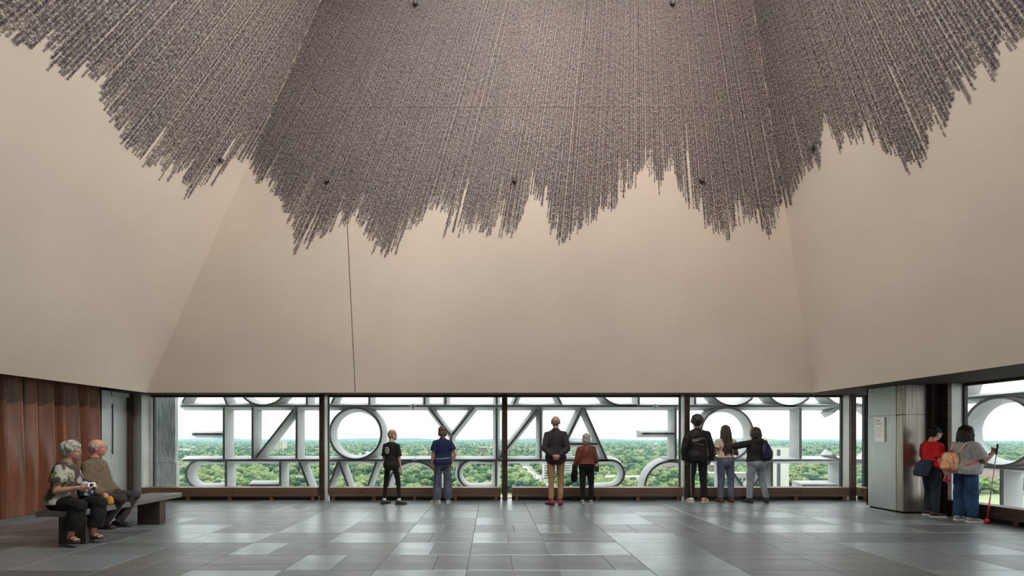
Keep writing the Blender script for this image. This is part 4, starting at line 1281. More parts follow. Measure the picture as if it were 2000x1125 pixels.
    for sd in 'RL':
        if not shoes: break
        hip, kn, an, fy, fp = J[sd]
        fd = V(math.sin(R(-fy)), math.cos(R(-fy)), 0); sdv = V(fd.y, -fd.x, 0)
        pt = math.tan(R(fp))
        def fpnt(a, z): return W(an + fd * a + V(0, 0, z - .085 - pt * max(0, a + .03)))
        hgt = shoes.get('high', 0.0)
        m_ = MB()
        if shoes.get('kind') == 'sandal':
            sh_o = MB()
            for a, z in ((.13, .045), (.06, .062), (-.035, .07)):
                k_ = [fpnt(a, .012) + sdv * (.046 * s * math.cos(th)) + V(0, 0, z * s * math.sin(th)) for th in [PI * j / 8 for j in range(9)]]
                sh_o.tube(k_, [(.013 * s, .005 * s)] * 9, n=6, side=fd)
            so = sh_o.build('sandal', shoes['mat'], t, smooth=True)
        else:
            prof = [(-.085, .045, .030, .035), (-.06, .05, .040, .046), (.0, .052, .042, .05), (.07, .042, .046, .038), (.13, .034, .046, .028), (.175, .028, .034, .018)]
            m_.tube([fpnt(a, z) for a, z, w_, h_ in prof], [(w_ * s, h_ * s) for a, z, w_, h_ in prof], n=14, side=sdv)
            m_.tube([fpnt(-.02, .05), W(an + V(0, 0, .01 + hgt))], [.045 * s, (.043 if hgt < .05 else .046) * s], n=12)
            so = remesh(m_, 'shoe', shoes['mat'], t, voxel=.008, smooth=2)
        sl_ = MB()
        outl = []
        for a, w_ in ((-.095, .012), (-.08, .032), (-.02, .041), (.07, .049), (.13, .048), (.17, .034), (.186, .012)):
            outl.append((a, w_))
        lo = [fpnt(a, 0.001) + sdv * w_ * s for a, w_ in outl] + [fpnt(a, 0.001) - sdv * w_ * s for a, w_ in reversed(outl)]
        hi = [p + V(0, 0, .026 * s) for p in lo]; n_ = len(lo)
        sl_.add(lo + hi, [tuple(range(n_)), tuple(range(2 * n_ - 1, n_ - 1, -1))] + [(i, (i + 1) % n_, (i + 1) % n_ + n_, i + n_) for i in range(n_)])
        sl_.build('sole', shoes.get('sole', M['rubber']), so)
        if shoes.get('sock'):
            MB().tube([W(an + V(0, 0, -.01)), W(an.lerp(kn, shoes.get('sock_h', .16)))], [.043 * s, .045 * s], n=14).build('sock', shoes['sock'], t, smooth=True)
    # ---- hair
    if hair:
        m_ = MB(); k = hair['kind']; rr = random.Random(int(H * 1000)); hs = s * HS
        if k in ('short', 'bob', 'curly'):
            m_.ball(Hd(0, -.020, .040), (.086 * hs, .098 * hs, .090 * hs), Rh, 18, 12)
            m_.ball(Hd(0, -.052, -.005), (.076 * hs, .062 * hs, .075 * hs), Rh, 14, 10)
        if k == 'bob':
            m_.ball(Hd(0, -.045, -.03), (.092 * hs, .072 * hs, .085 * hs), Rh, 14, 10)
            m_.ball(Hd(0, -.02, .05), (.095 * hs, .10 * hs, .09 * hs), Rh, 14, 10)
            for sx in (-1, 1): m_.ball(Hd(sx * .074, -.012, -.02), (.024 * hs, .05 * hs, .07 * hs), Rh)
        if k == 'bald':
            m_.ball(Hd(0, -.058, .0), (.073 * hs, .052 * hs, .066 * hs), Rh, 14, 10)
            for sx in (-1, 1): m_.ball(Hd(sx * .062, -.028, .018), (.024 * hs, .055 * hs, .042 * hs), Rh)
            m_.ball(Hd(0, -.015, .085), (.055 * hs, .07 * hs, .036 * hs), Rh) if hair.get('top') else None
        if k == 'curly':
            rad = hair.get('rad', .022)
            for _ in range(hair.get('n', 90)):
                a = rr.uniform(0, 2 * PI); e = rr.uniform(-.35, 1.5)
                if math.sin(a) > .35 and e < .45: continue
                m_.ball(Hd(.082 * math.cos(e) * math.cos(a), -.018 + .098 * math.cos(e) * math.sin(a), .036 + .092 * math.sin(e)), rr.uniform(.7, 1.2) * rad * hs, None, 8, 6)
        if k == 'locs':
            m_.ball(Hd(0, -.020, .040), (.088 * hs, .100 * hs, .092 * hs), Rh, 18, 12)
            m_.ball(Hd(0, -.050, -.01), (.080 * hs, .062 * hs, .08 * hs), Rh, 14, 10)
        cap = remesh(m_, 'hair', hair['mat'], t, voxel=.007, smooth=hair.get('smooth', 2), disp=hair.get('disp', .006), dscale=hair.get('ds', 40), seed=H)
        if k == 'locs':
            L0, nlc = hair['length'], hair.get('n', 26)
            for i in range(nlc):
                a = hair.get('a0', PI + .15) + (hair.get('a1', 2 * PI - .15) - hair.get('a0', PI + .15)) * (i + .5) / nlc + rr.uniform(-.05, .05)
                lv = i % 3
                b0 = Hd(.070 * math.cos(a), -.02 + .085 * math.sin(a), .085 - .03 * lv)
                b1 = Hd(.096 * math.cos(a), -.02 + .104 * math.sin(a), .0 - .02 * lv)
                ln = L0 * rr.uniform(.82, 1.05)
                bk = hair.get('back', .05)
                pts = [b0, b1]
                for q in range(1, 6):
                    f_ = q / 5
                    p = Hd(.100 * math.cos(a) * (1 + .15 * f_), -.02 + .108 * math.sin(a) - bk * f_ * (1 if math.sin(a) < -.2 else .2), -.02 * lv) + V(0, 0, -ln * f_ * s)
                    pts.append(p + V(rr.uniform(-.006, .006), rr.uniform(-.006, .006), 0))
                lm = MB(); rl_ = hair.get('lr', .012)
                lm.tube(pts, [rl_ * s] * (len(pts) - 2) + [rl_ * .85 * s, rl_ * .5 * s], n=7)
                lm.build('loc', hair.get('tip', hair['mat']) if (i % 3 == 1) else hair['mat'], cap, smooth=True)
        out['hair'] = cap
    if glasses:
        gm = MB()
        for sx in (-1, 1):
            c_ = [Hd(sx * .033 + .026 * math.cos(a), .1, .004 + .020 * math.sin(a)) for a in [2 * PI * j / 14 for j in range(15)]]
            gm.tube(c_, [.0028 * s] * 15, n=6)
            gm.tube([Hd(sx * .058, .098, .008), Hd(sx * .082, .06, .008), Hd(sx * .084, -.005, .004)], [.003 * s] * 3, n=6)
        gm.tube([Hd(-.008, .101, .006), Hd(.008, .101, .006)], [.0028 * s] * 2, n=6)
        gm.build('glasses', glasses, t, smooth=True)
    return out

def world(o, p):
    """local person point to the place"""
    t = o['t']; return Matrix.Translation(t.location) @ Matrix.Rotation(t.rotation_euler.z, 4, 'Z') @ Vector(p)
def on_surface(ob, p, d, lift=.004):
    """drop a point on a garment along d (local)"""
    bv = getattr(on_surface, 'cache', {}).get(ob.name)
    if bv is None:
        me = ob.data; bv = BVHTree.FromPolygons([v.co.copy() for v in me.vertices], [tuple(q.vertices) for q in me.polygons])
        on_surface.cache = {**getattr(on_surface, 'cache', {}), ob.name: bv}
    h = bv.ray_cast(Vector(p), Vector(d))
    return (h[0] - Vector(d).normalized() * lift) if h[0] is not None else Vector(p)
def put(mb, name, m_, o, smooth=True, vox=None, disp=0.0, label=None, cat=None, group=None, ds=12):
    """a separate thing built in a person's local frame"""
    root = empty(name, o['t'].location, o['t'].rotation_euler.z)
    tag(root, label, cat, group)
    return root
JEANS = (.088, .080, .064, .060, .054)
# ------------------------------------------------------------------ the visitors
blk = cloth('black_cotton', (.012, .012, .014)); 
# 1 youth in black
p1 = person('youth in black T-shirt and slim black trousers standing with feet apart, head turned right', (-2.10, 9.9, 0), R(-18), 1.56, 'light', g=.92, head=(-42, 4, 0),
            legs={'R': (V(.16, .10, -1), V(.10, -.10, -1), -55, 0), 'L': (V(-.14, -.02, -1), V(-.10, -.02, -1), -20, 0)},
            arms={'R': (V(.12, .05, -1), V(-.05, .35, -1), None, None, 22), 'L': (V(-.16, .05, -1), V(.12, .45, -1), None, None, 22)},
            top={'mat': blk, 'hem': .84, 'sleeve': .85, 'sg': .022, 'grow': .022, 'flare': .10, 'name': 'shirt'}, bottom={'mat': cloth('black_trousers', (.010, .010, .012)), 'r': (.086, .073, .057, .053, .046), 'end': .90},
            shoes={'mat': mat('black_shoe', (.012, .012, .014), rough=.6), 'sole': M['rubber_dark'], 'sock': cloth('white_sock', (.6, .55, .5)), 'sock_h': .14}, hair={'kind': 'short', 'mat': hairm('sandy_hair', (.33, .23, .14)), 'disp': .006})
M['print_white'] = mat('pale_print', (.55, .50, .46), rough=.8)
def print_patch(o, garment, cx_, cz_, rx, rz_, bars, m_, d=V(0, 1, 0)):
    for k in range(bars):
        zz = cz_ + rz_ * (1 - 2 * (k + .5) / bars); hw = rx * math.sqrt(max(.05, 1 - ((zz - cz_) / rz_) ** 2))
        pts = [on_surface(garment, V(cx_ - hw + 2 * hw * j / 6, -1.0, zz), d) for j in range(7)]
        mb = MB(); mb.tube(pts, [(.004, rz_ / bars * .75)] * 7, n=6, side=V(0, 1, 0)); mb.build('print', m_, garment, smooth=True)
s1 = p1['s']
print_patch(p1, p1['top'], -.055, p1['W'](V(0, 0, 1.27)).z, .065, .075, 5, M['print_white'])

# 2 woman in navy polo
navy = cloth('navy_cotton', (.012, .024, .075))
p2 = person('woman in navy polo shirt and wide grey-blue jeans, right hand on hip', (-1.05, 10.12, 0), R(6), 1.63, 'tan', g=1.02, head=(22, 6, 0),
            legs={'R': (V(.05, .02, -1), V(.03, -.02, -1), -10, 0), 'L': (V(-.06, .02, -1), V(-.03, -.04, -1), 55, 0)},
            arms={'R': (V(.42, -.16, -1), V(-.42, .10, -1), V(-.6, .5, -.6), V(-1, 0, -.2), 25), 'L': (V(-.18, -.02, -1), V(-.05, .18, -1), None, None, 30)},
            top={'mat': navy, 'hem': .90, 'sleeve': .62, 'sg': .026, 'grow': .026, 'flare': .12, 'collar': True}, bottom={'mat': cloth('grey_blue_denim', (.10, .115, .15), (.06, .07, .095)), 'r': (.098, .092, .090, .098, .104), 'end': .97, 'disp': .010},
            shoes={'mat': cloth('white_shoe', (.60, .58, .54)), 'sole': M['rubber']}, hair={'kind': 'bob', 'mat': hairm('brown_hair', (.11, .07, .045)), 'disp': .005})
mb = MB(); W2 = p2['W']
pts = [on_surface(p2['top'], W2(V(-.17 + .34 * j / 12, -.6, 1.01 + .002 * j)), V(0, 1, 0), .002) for j in range(13)]
mb.tube(pts, [(.003, .006)] * 13, n=6, side=V(0, 1, 0)); mb.build('waist_seam', M['print_white'], p2['top'], smooth=True)

# 3 man in blazer
blz = cloth('charcoal_wool', (.038, .035, .038), (.028, .026, .028), sc=30, stretch=(3, 3, .15))
p3 = person('tall grey-haired man in charcoal blazer and khaki trousers, hands clasped behind his back', (1.34, 9.83, 0), R(-4), 1.85, 'pink', g=.98, shw=1.0, head=(-4, 2, 0), lean=2,
            legs={'R': (V(.02, .06, -1), V(-.03, -.04, -1), -10, 0), 'L': (V(-.0, -.03, -1), V(.0, -.03, -1), 32, 0)},
            arms={'R': (V(.22, -.36, -1), V(-.74, -.44, -.62), V(-.9, -.02, -.45), V(0, 1, 0), 26), 'L': (V(-.22, -.36, -1), V(.74, -.52, -.62), V(.9, -.05, -.45), V(0, 1, 0), 30)},
            top={'mat': blz, 'hem': .80, 'sleeve': 1.97, 'sg': .017, 'grow': .028, 'flare': .09, 'name': 'blazer', 'collar': True}, bottom={'mat': cloth('khaki_twill', (.44, .275, .145), (.35, .215, .11)), 'r': (.090, .080, .064, .058, .052), 'end': .93},
            shoes={'mat': mat('magenta_shoe', (.30, .03, .085), rough=.5), 'sole': M['rubber_dark'], 'sock': cloth('magenta_sock', (.40, .02, .10)), 'sock_h': .22}, hair={'kind': 'bald', 'mat': hairm('grey_hair', (.22, .20, .18)), 'disp': .004})
# 4 woman in rust jacket
rust = cloth('rust_leather', (.19, .058, .038), (.12, .036, .026), rough=.55)
p4 = person('small grey-haired woman in rust-red jacket and black trousers', (2.02, 10.02, 0), R(-3), 1.47, 'tan', g=1.06, head=(4, 5, 0),
            legs={'R': (V(.05, -.02, -1), V(.0, -.02, -1), -8, 0), 'L': (V(-.03, -.10, -1), V(-.03, -.22, -1), 12, 24)},
            arms={'R': (V(.22, -.02, -1), V(.02, .55, -.8), None, None, 30), 'L': (V(-.26, -.02, -1), V(-.18, .45, -1), V(-.1, .3, -1), None, 40)},
            top={'mat': rust, 'hem': .97, 'sleeve': 1.95, 'sg': .022, 'grow': .03, 'flare': .10, 'name': 'jacket', 'collar': True}, bottom={'mat': cloth('black_slacks', (.010, .010, .011)), 'r': (.096, .086, .068, .062, .052), 'end': .95, 'waist': 1.04},
            shoes={'mat': cloth('grey_sneaker', (.30, .28, .29)), 'sole': M['rubber']}, hair={'kind': 'bob', 'mat': hairm('silver_hair', (.42, .38, .33)), 'disp': .009, 'ds': 30})
# 5 young man in black track jacket
trk = cloth('black_nylon', (.010, .010, .011), rough=.6)
p5 = person('tall young man in black track jacket with outlined logo and white and orange sneakers', (4.48, 10.25, 0), R(-4), 1.86, 'brown', g=1.06, shw=1.08, head=(-10, 2, 0),
            legs={'R': (V(.06, .02, -1), V(.04, -.04, -1), -38, 0), 'L': (V(-.07, .0, -1), V(-.03, -.02, -1), 4, 0)},
            arms={'R': (V(.26, -.10, -1), V(-.02, .20, -1), V(-.2, .3, -1), None, 40), 'L': (V(-.30, -.10, -1), V(.05, .22, -1), V(.2, .3, -1), None, 40)},
            top={'mat': trk, 'hem': .85, 'sleeve': 2.0, 'sg': .024, 'grow': .034, 'flare': .05, 'name': 'jacket', 'collar': True, 'disp': .014}, bottom={'mat': cloth('black_jeans', (.013, .014, .018)), 'r': (.096, .084, .068, .064, .062), 'end': .95},
            shoes={'mat': cloth('white_orange_sneaker', (.62, .58, .54), (.52, .25, .12), sc=9, lo=.5, hi=.56), 'sole': M['rubber']}, hair={'kind': 'curly', 'mat': hairm('black_curls', (.016, .013, .012)), 'rad': .036, 'n': 150, 'smooth': 1, 'disp': .004})
M['piping'] = mat('pale_piping', (.50, .43, .36), rough=.7)
W5 = p5['W']
def stitch(o, gm, pts2, r_, m_, nm, close=False):
    W_ = o['W']
    pts = [on_surface(gm, W_(V(x, -.8, z)), V(0, 1, 0), .003) for x, z in pts2]
    mb = MB(); mb.tube(pts, [r_] * len(pts), n=6, side=V(0, 1, 0)); mb.build(nm, m_, gm, smooth=True)
# outlined tick-shaped emblem, doubled, and curved piping
sw = [(-.135, 1.262), (-.140, 1.240), (-.125, 1.228), (-.095, 1.232), (-.05, 1.248), (.0, 1.268), (.04, 1.284)]
sw2 = [(.04, 1.284), (-.02, 1.262), (-.07, 1.250), (-.105, 1.246), (-.122, 1.252), (-.135, 1.262)]
stitch(p5, p5['top'], sw, .0035, M['piping'], 'emblem'); stitch(p5, p5['top'], sw2, .0035, M['piping'], 'emblem')
stitch(p5, p5['top'], [(q[0] * .8 - .015, q[1] + .030) for q in sw], .0028, M['piping'], 'emblem'); stitch(p5, p5['top'], [(q[0] * .8 - .015, q[1] + .030) for q in sw2], .0028, M['piping'], 'emblem')
stitch(p5, p5['top'], [(-.17, 1.19), (-.10, 1.195), (-.02, 1.185), (.05, 1.165), (.10, 1.16)], .003, M['piping'], 'piping')
stitch(p5, p5['top'], [(.02, 1.30), (.08, 1.30), (.125, 1.27), (.15, 1.21), (.165, 1.12), (.17, 1.0), (.165, .93)], .003, M['piping'], 'piping')
stitch(p5, p5['bottom'], [(-.155, .78), (-.158, .6), (-.155, .42), (-.15, .25), (-.145, .12)], .005, M['piping'], 'side_stripe')
# 6 young woman with long locs
p6 = person('young woman with long brown locs, cream lace top and blue jeans', (5.08, 10.22, 0), R(0), 1.66, 'brown', g=1.02, head=(0, 0, 0),
            legs={'R': (V(.05, 0, -1), V(.03, -.02, -1), -10, 0), 'L': (V(-.05, 0, -1), V(-.03, -.02, -1), 10, 0)},
            arms={'R': (V(.30, .02, -1), V(-.55, .75, .25), V(-1, .2, .1), V(0, -1, 0), 25), 'L': (V(-.30, .02, -1), V(.55, .75, .45), V(1, .2, .1), V(0, -1, 0), 25)},
            top={'mat': cloth('cream_lace', (.62, .52, .45), (.40, .29, .23), sc=38, stretch=(1, 1, 1), lo=.42, hi=.58), 'hem': 1.0, 'sleeve': .5, 'sg': .02, 'grow': .024, 'flare': .05, 'name': 'blouse'},
            bottom={'mat': cloth('blue_jeans', (.115, .135, .185), (.07, .085, .125)), 'r': (.097, .088, .070, .066, .066), 'end': .96, 'waist': 1.05},
            shoes={'mat': mat('red_brown_shoe', (.14, .03, .03), rough=.5), 'sole': M['rubber_dark']},
            hair={'kind': 'locs', 'mat': hairm('dark_locs', (.035, .022, .017)), 'tip': hairm('brown_locs', (.12, .060, .036)), 'length': .50, 'n': 42, 'a0': PI - .1, 'a1': 2 * PI + .1, 'back': .05, 'lr': .013})
# 7 friend in dark hoodie
p7 = person('stocky friend in dark hoodie and light blue jeans reaching an arm to the left', (5.70, 10.15, 0), R(6), 1.62, 'dark', g=1.2, hipw=1.05, head=(35, 6, 0),
            legs={'R': (V(.14, .02, -1), V(.24, -.06, -1), -28, 0), 'L': (V(-.10, .02, -1), V(-.06, .0, -1), 18, 0)},
            arms={'L': (V(-1, .12, -.22), V(-1, .25, -.02), V(-1, .2, -.1), V(0, 0, -1), 12), 'R': (V(.18, .12, -1), V(-.25, .75, -.3), None, None, 30)},
            top={'mat': cloth('charcoal_fleece', (.020, .019, .020)), 'hem': .96, 'sleeve': 1.96, 'sg': .024, 'grow': .034, 'flare': .05, 'name': 'hoodie', 'collar': True},
            bottom={'mat': cloth('light_jeans', (.27, .31, .35), (.19, .225, .265)), 'r': (.092, .083, .066, .060, .054), 'end': .94, 'waist': 1.04},
            shoes={'mat': mat('black_sneaker', (.013, .013, .014), rough=.6), 'sole': M['rubber_dark']}, hair={'kind': 'locs', 'mat': hairm('short_locs', (.022, .015, .012)), 'length': .10, 'n': 36, 'a0': PI - .5, 'a1': 2 * PI + .5, 'back': .0, 'lr': .014})
# hood lying on the back
mb = MB(); W7 = p7['W']; mb.ball(W7(V(0, -.115, 1.42)), (.12, .06, .075), None, 14, 10); remesh(mb, 'hood', p7['top'].data.materials[0], p7['top'], voxel=.011, disp=.01)

# 8 woman in red
red = cloth('red_cotton', (.52, .012, .018), (.42, .010, .014))
p8 = person('woman in red T-shirt and black head scarf with glasses, facing the right window', (7.84, 8.40, 0), R(-95), 1.58, 'light', g=1.10, belly=.05, head=(4, 8, 0), lean=3,
            legs={'R': (V(.03, .0, -1), V(.02, -.03, -1), -6, 0), 'L': (V(-.04, .12, -1), V(-.02, -.08, -1), 6, 0)},
            arms={'R': (V(.10, -.02, -1), V(-.04, .42, -1), V(0, .35, -1), None, 42), 'L': (V(-.10, .1, -1), V(.05, .6, -.8), None, None, 30)},
            top={'mat': red, 'hem': .95, 'sleeve': .72, 'sg': .022, 'grow': .024, 'flare': .06}, bottom={'mat': cloth('dark_jeans', (.022, .028, .042)), 'r': (.088, .078, .062, .056, .050), 'end': .96, 'waist': 1.05},
            shoes={'mat': mat('black_trainer', (.014, .014, .016), rough=.6), 'sole': M['rubber']}, hair={'kind': 'short', 'mat': cloth('black_scarf', (.012, .012, .014)), 'disp': .003}, glasses=M['black'])
mb = MB(); H8 = p8['Hd']; mb.ball(H8(0, -.135, .03), (.034, .034, .034), None, 12, 8); mb.ball(H8(0, -.155, .018), (.022, .02, .024), None, 10, 8); remesh(mb, 'bun', p8['hair'].data.materials[0], p8['hair'], voxel=.007, disp=.003, dscale=40)
# 9 woman in grey with cane
gry = cloth('heather_grey', (.34, .335, .34), (.27, .265, .275), sc=26)
p9 = person('heavy-set woman in grey T-shirt and blue jeans raising both hands at the right window', (7.95, 7.90, 0), R(-92), 1.60, 'brown', g=1.20, belly=.07, head=(-2, 0, 0), hipw=1.0,
            legs={'R': (V(.05, .03, -1), V(.02, -.02, -1), -14, 0), 'L': (V(-.05, .0, -1), V(-.02, -.02, -1), 8, 0)},
            arms={'R': (V(.20, .30, -.90), V(-.10, .74, .60), V(-.15, .35, .9), V(-1, .3, 0), 35), 'L': (V(-.16, .34, -.88), V(.20, .8, .55), V(.1, .4, .9), V(1, .3, 0), 35)},
            top={'mat': gry, 'hem': .86, 'sleeve': .82, 'sg': .028, 'grow': .028, 'flare': .08}, bottom={'mat': cloth('indigo_jeans', (.020, .055, .125), (.012, .032, .075)), 'r': (.086, .082, .072, .070, .066), 'end': .97, 'waist': 1.0, 'disp': .012},
            shoes={'mat': cloth('grey_canvas', (.30, .30, .29)), 'sole': M['rubber']}, hair={'kind': 'locs', 'mat': hairm('black_locs', (.020, .014, .012)), 'length': .17, 'n': 40, 'a0': PI - .55, 'a1': 2 * PI + .35, 'back': .0, 'lr': .014})

# 10, 11 couple on the bench
flo = cloth('leaf_print_blouse', (.055, .046, .038), (.36, .36, .33), sc=5.0, stretch=(1, 1, 1), lo=.52, hi=.57, bump=.2)
nt = flo.node_tree       # green leaf blotches over the print
b_ = nt.nodes['Principled BSDF']; src = b_.inputs['Base Color'].links[0].from_socket
n2 = nt.nodes.new('ShaderNodeTexNoise'); n2.inputs['Scale'].default_value = 9; tcn = nt.nodes.new('ShaderNodeTexCoord'); nt.links.new(tcn.outputs['Object'], n2.inputs['Vector'])
r2 = nt.nodes.new('ShaderNodeMapRange'); r2.inputs[1].default_value = .60; r2.inputs[2].default_value = .63; nt.links.new(n2.outputs['Fac'], r2.inputs[0])
m2 = nt.nodes.new('ShaderNodeMix'); m2.data_type = 'RGBA'; nt.links.new(r2.outputs[0], m2.inputs[0]); nt.links.new(src, m2.inputs[6]); m2.inputs[7].default_value = (.15, .18, .045, 1); nt.links.new(m2.outputs[2], b_.inputs['Base Color'])
p10 = person('curly grey-haired woman in leaf-print blouse and black trousers sitting on the bench', (-5.68, 6.26, 0), R(-100), 1.66, 'tan', g=1.14, belly=.06, hipw=1.05, head=(22, 4, 0), lean=4, twist=32, pelvis_z=.565,
             legs={'R': (V(.10, 1, -.06), V(.02, -.30, -1), -16, 0), 'L': (V(-.12, 1, -.06), V(.08, -.18, -1), -8, 0)},
             arms={'R': (V(.20, .05, -1), V(-.45, .9, .16), V(-.35, 1, .12), V(-1, 0, -.3), 28), 'L': (V(-.16, .12, -1), V(.0, 1, .1), V(.0, 1, .1), V(1, 0, -.2), 28)},
             top={'mat': flo, 'hem': .90, 'sleeve': .62, 'sg': .03, 'grow': .03, 'flare': .16, 'name': 'blouse'}, bottom={'mat': cloth('black_linen', (.010, .010, .011)), 'r': (.100, .094, .088, .094, .096), 'end': .80, 'disp': .006},
             shoes={'kind': 'sandal', 'mat': mat('dark_sandal', (.025, .018, .015), rough=.5), 'sole': M['rubber_dark']}, hair={'kind': 'curly', 'mat': hairm('silver_curls', (.42, .40, .36)), 'rad': .025, 'n': 170, 'smooth': 1, 'disp': .004}, glasses=M['fixture_lens'])
pai = cloth('olive_pattern_shirt', (.16, .122, .082), (.095, .072, .050), sc=75, stretch=(1, 1, 1), lo=.44, hi=.56)
p11 = person('balding man in olive patterned shirt and dark jeans sitting beside the woman on the bench', (-5.70, 6.80, 0), R(-86), 1.74, 'pink', g=1.08, belly=.05, head=(24, 2, 0), lean=-2, twist=10, pelvis_z=.565,
             legs={'R': (V(.05, 1, -.05), V(.02, -.72, -1), -10, 0), 'L': (V(-.22, 1, -.0), V(.30, -.42, -1), 4, 0)},
             arms={'R': (V(.20, .12, -1), V(-.28, .85, -.55), V(-.3, .8, -.4), V(-.3, 0, -1), 22), 'L': (V(-.20, .14, -1), V(.28, .85, -.55), V(.3, .8, -.4), V(.3, 0, -1), 22)},
             top={'mat': pai, 'hem': .88, 'sleeve': 1.92, 'sg': .026, 'grow': .03, 'flare': .14, 'collar': True}, bottom={'mat': cloth('charcoal_jeans', (.040, .036, .036)), 'r': (.092, .084, .072, .064, .060), 'end': .95},
             shoes={'mat': mat('black_leather', (.012, .012, .013), rough=.5), 'sole': M['rubber_dark']}, hair={'kind': 'bald', 'mat': hairm('short_grey_hair', (.34, .31, .27)), 'disp': .003}, glasses=M['fixture_lens'])

# ------------------------------------------------------------------ things they carry
def carry(name, label, cat, o):
    t = empty(name, o['t'].location, o['t'].rotation_euler.z); tag(t, label, cat); return t
# coat over the small woman's arm
t = carry('folded_coat', 'black coat draped over the left forearm of the rust-jacket woman', 'coat', p4)
sh, el, wr, hd, pn = p4['SH']['L']; W_ = p4['W']
mb = MB(); c = W_(el.lerp(wr, .75))
mb.tube([c + V(0, 0, .045), c + V(-.005, .0, -.06), c + V(-.02, -.01, -.18), c + V(-.015, -.015, -.30), c + V(-.03, -.01, -.34)], [(.05, .06), (.06, .075), (.065, .07), (.06, .06), (.025, .03)], n=14)
ct = remesh(mb, 'cloth', cloth('black_coat', (.010, .010, .012)), t, voxel=.011, disp=.022, dscale=13, dstretch=(1, 1, .3))
MB().tube([c + V(-.05, -.02, -.28), c + V(-.055, -.02, -.36)], [.02, .008], n=8).build('sleeve', ct.data.materials[0], t, smooth=True)
# handbag on her right side
t = carry('handbag', 'dark red-black shoulder bag at the right side of the rust-jacket woman', 'bag', p4)
M['bag_dark'] = mat('dark_bag_leather', (.03, .014, .016), rough=.5)
hb = W_(V(.245, .02, .93)); mb = MB(); mb.box(hb.x - .03, hb.x + .05, hb.y - .09, hb.y + .09, hb.z - .11, hb.z + .06); mb.build('pouch', M['bag_dark'], t, bevel=.02)
MB().box(hb.x - .033, hb.x + .053, hb.y - .092, hb.y + .092, hb.z + .0, hb.z + .064).build('flap', mat('grey_flap', (.30, .28, .28), rough=.5), t, bevel=.012)
mb = MB(); mb.tube([hb + V(0, .06, .05), W_(V(.165, .11, 1.20)), W_(V(.13, .06, 1.455)), W_(V(.135, -.06, 1.45)), W_(V(.19, -.13, 1.22)), hb + V(0, -.06, .05)], [.008] * 6, n=8); mb.build('strap', M['bag_dark'], t, smooth=True)
# drawstring bag on the stocky friend's back
t = carry('drawstring_bag', 'navy drawstring bag hanging on the back of the friend in the hoodie', 'bag', p7)
bp_ = W7(V(.115, -.185, 1.17)); mb = MB()
mb.tube([bp_ + V(.0, .03, .20), bp_ + V(0, .01, .13), bp_ + V(.01, -.02, .0), bp_ + V(.015, -.015, -.12), bp_ + V(.015, .0, -.165)], [(.035, .03), (.085, .045), (.125, .065), (.125, .06), (.08, .035)], n=18)
remesh(mb, 'sack', cloth('navy_nylon', (.016, .014, .038), rough=.5), t, voxel=.010, disp=.014, dscale=14, dstretch=(1, 1, .2))
for q in (-.07, .07):
    MB().tube([bp_ + V(q, .02, .17), bp_ + V(q * .9, .09, .29), W7(V(.115 + q * .7, .05, 1.475)), W7(V(.115 + q, .17, 1.30)), bp_ + V(q * 1.1, .32, -.05)], [.006] * 5, n=6).build('cord', M['black'], t, smooth=True)
# denim apron-like bag at the hip of the woman in red
t = carry('denim_bag', 'dark denim sling bag hanging behind the hip of the woman in red', 'bag', p8)
W8 = p8['W']; hb = W8(V(.06, -.19, .93)); mb = MB()
mb.tube([hb + V(0, .06, .16), hb + V(0, .02, .08), hb + V(0, -.03, -.05), hb + V(0, -.045, -.13)], [(.13, .03), (.16, .055), (.175, .065), (.165, .05)], n=18)
remesh(mb, 'pouch', cloth('dark_denim', (.018, .026, .048)), t, voxel=.010, disp=.012, dscale=12)
MB().tube([hb + V(.10, .05, .14), W8(V(.17, .05, 1.12)), W8(V(.06, .175, 1.28)), W8(V(-.06, .13, 1.44)), W8(V(-.10, -.05, 1.475)), W8(V(-.08, -.15, 1.30)), hb + V(-.1, .05, .14)], [.009] * 7, n=8).build('strap', mat('dark_red_strap', (.12, .02, .025), rough=.7), t, smooth=True)
# patterned pouch in her hand
t = carry('hand_pouch', 'small crimson patterned pouch in the hand of the woman in red', 'pouch', p8)
sh, el, wr, hd, pn = p8['SH']['R']; c = W8(wr + hd * .10); mb = MB()
mb.tube([c + V(0, .01, .07), c + V(0, .0, .02), c + V(.005, -.005, -.05), c + V(0, .0, -.09)], [(.02, .025), (.035, .05), (.04, .06), (.02, .03)], n=14)
remesh(mb, 'fabric', cloth('crimson_print', (.30, .02, .05), (.50, .30, .32), sc=30, stretch=(1, 1, 1), lo=.52, hi=.58), t, voxel=.008, disp=.008, dscale=20)
# small backpack on the woman in grey
t = carry('small_backpack', 'small peach and orange patterned backpack on the back of the woman in grey', 'backpack', p9)
W9 = p9['W']; bk = on_surface(p9['top'], W9(V(-.05, -1.0, 1.10)), V(0, 1, 0), .0); bk = bk + V(-.01, -.07, -.02)
M['peach'] = mat('peach_print', (.72, .33, .14), (.70, .52, .34), scale=11, rough=.6, lo=.46, hi=.54)
M['coral'] = mat('coral_trim', (.62, .12, .10), rough=.6)
prof = [(-.105, -.13), (.105, -.13), (.115, -.05), (.112, .05), (.085, .125), (.04, .16), (-.04, .16), (-.085, .125), (-.112, .05), (-.115, -.05)]
mb = MB(); mb.prism([(bk.x + a, bk.z + b) for a, b in prof], bk.y - .055, bk.y + .06, 'y'); mb.build('pack', M['peach'], t, bevel=.025)
mb = MB(); mb.prism([(bk.x + a * .78, bk.z - .05 + b * .5) for a, b in prof], bk.y - .095, bk.y - .05, 'y'); mb.build('front_pocket', M['peach'], t, bevel=.02)
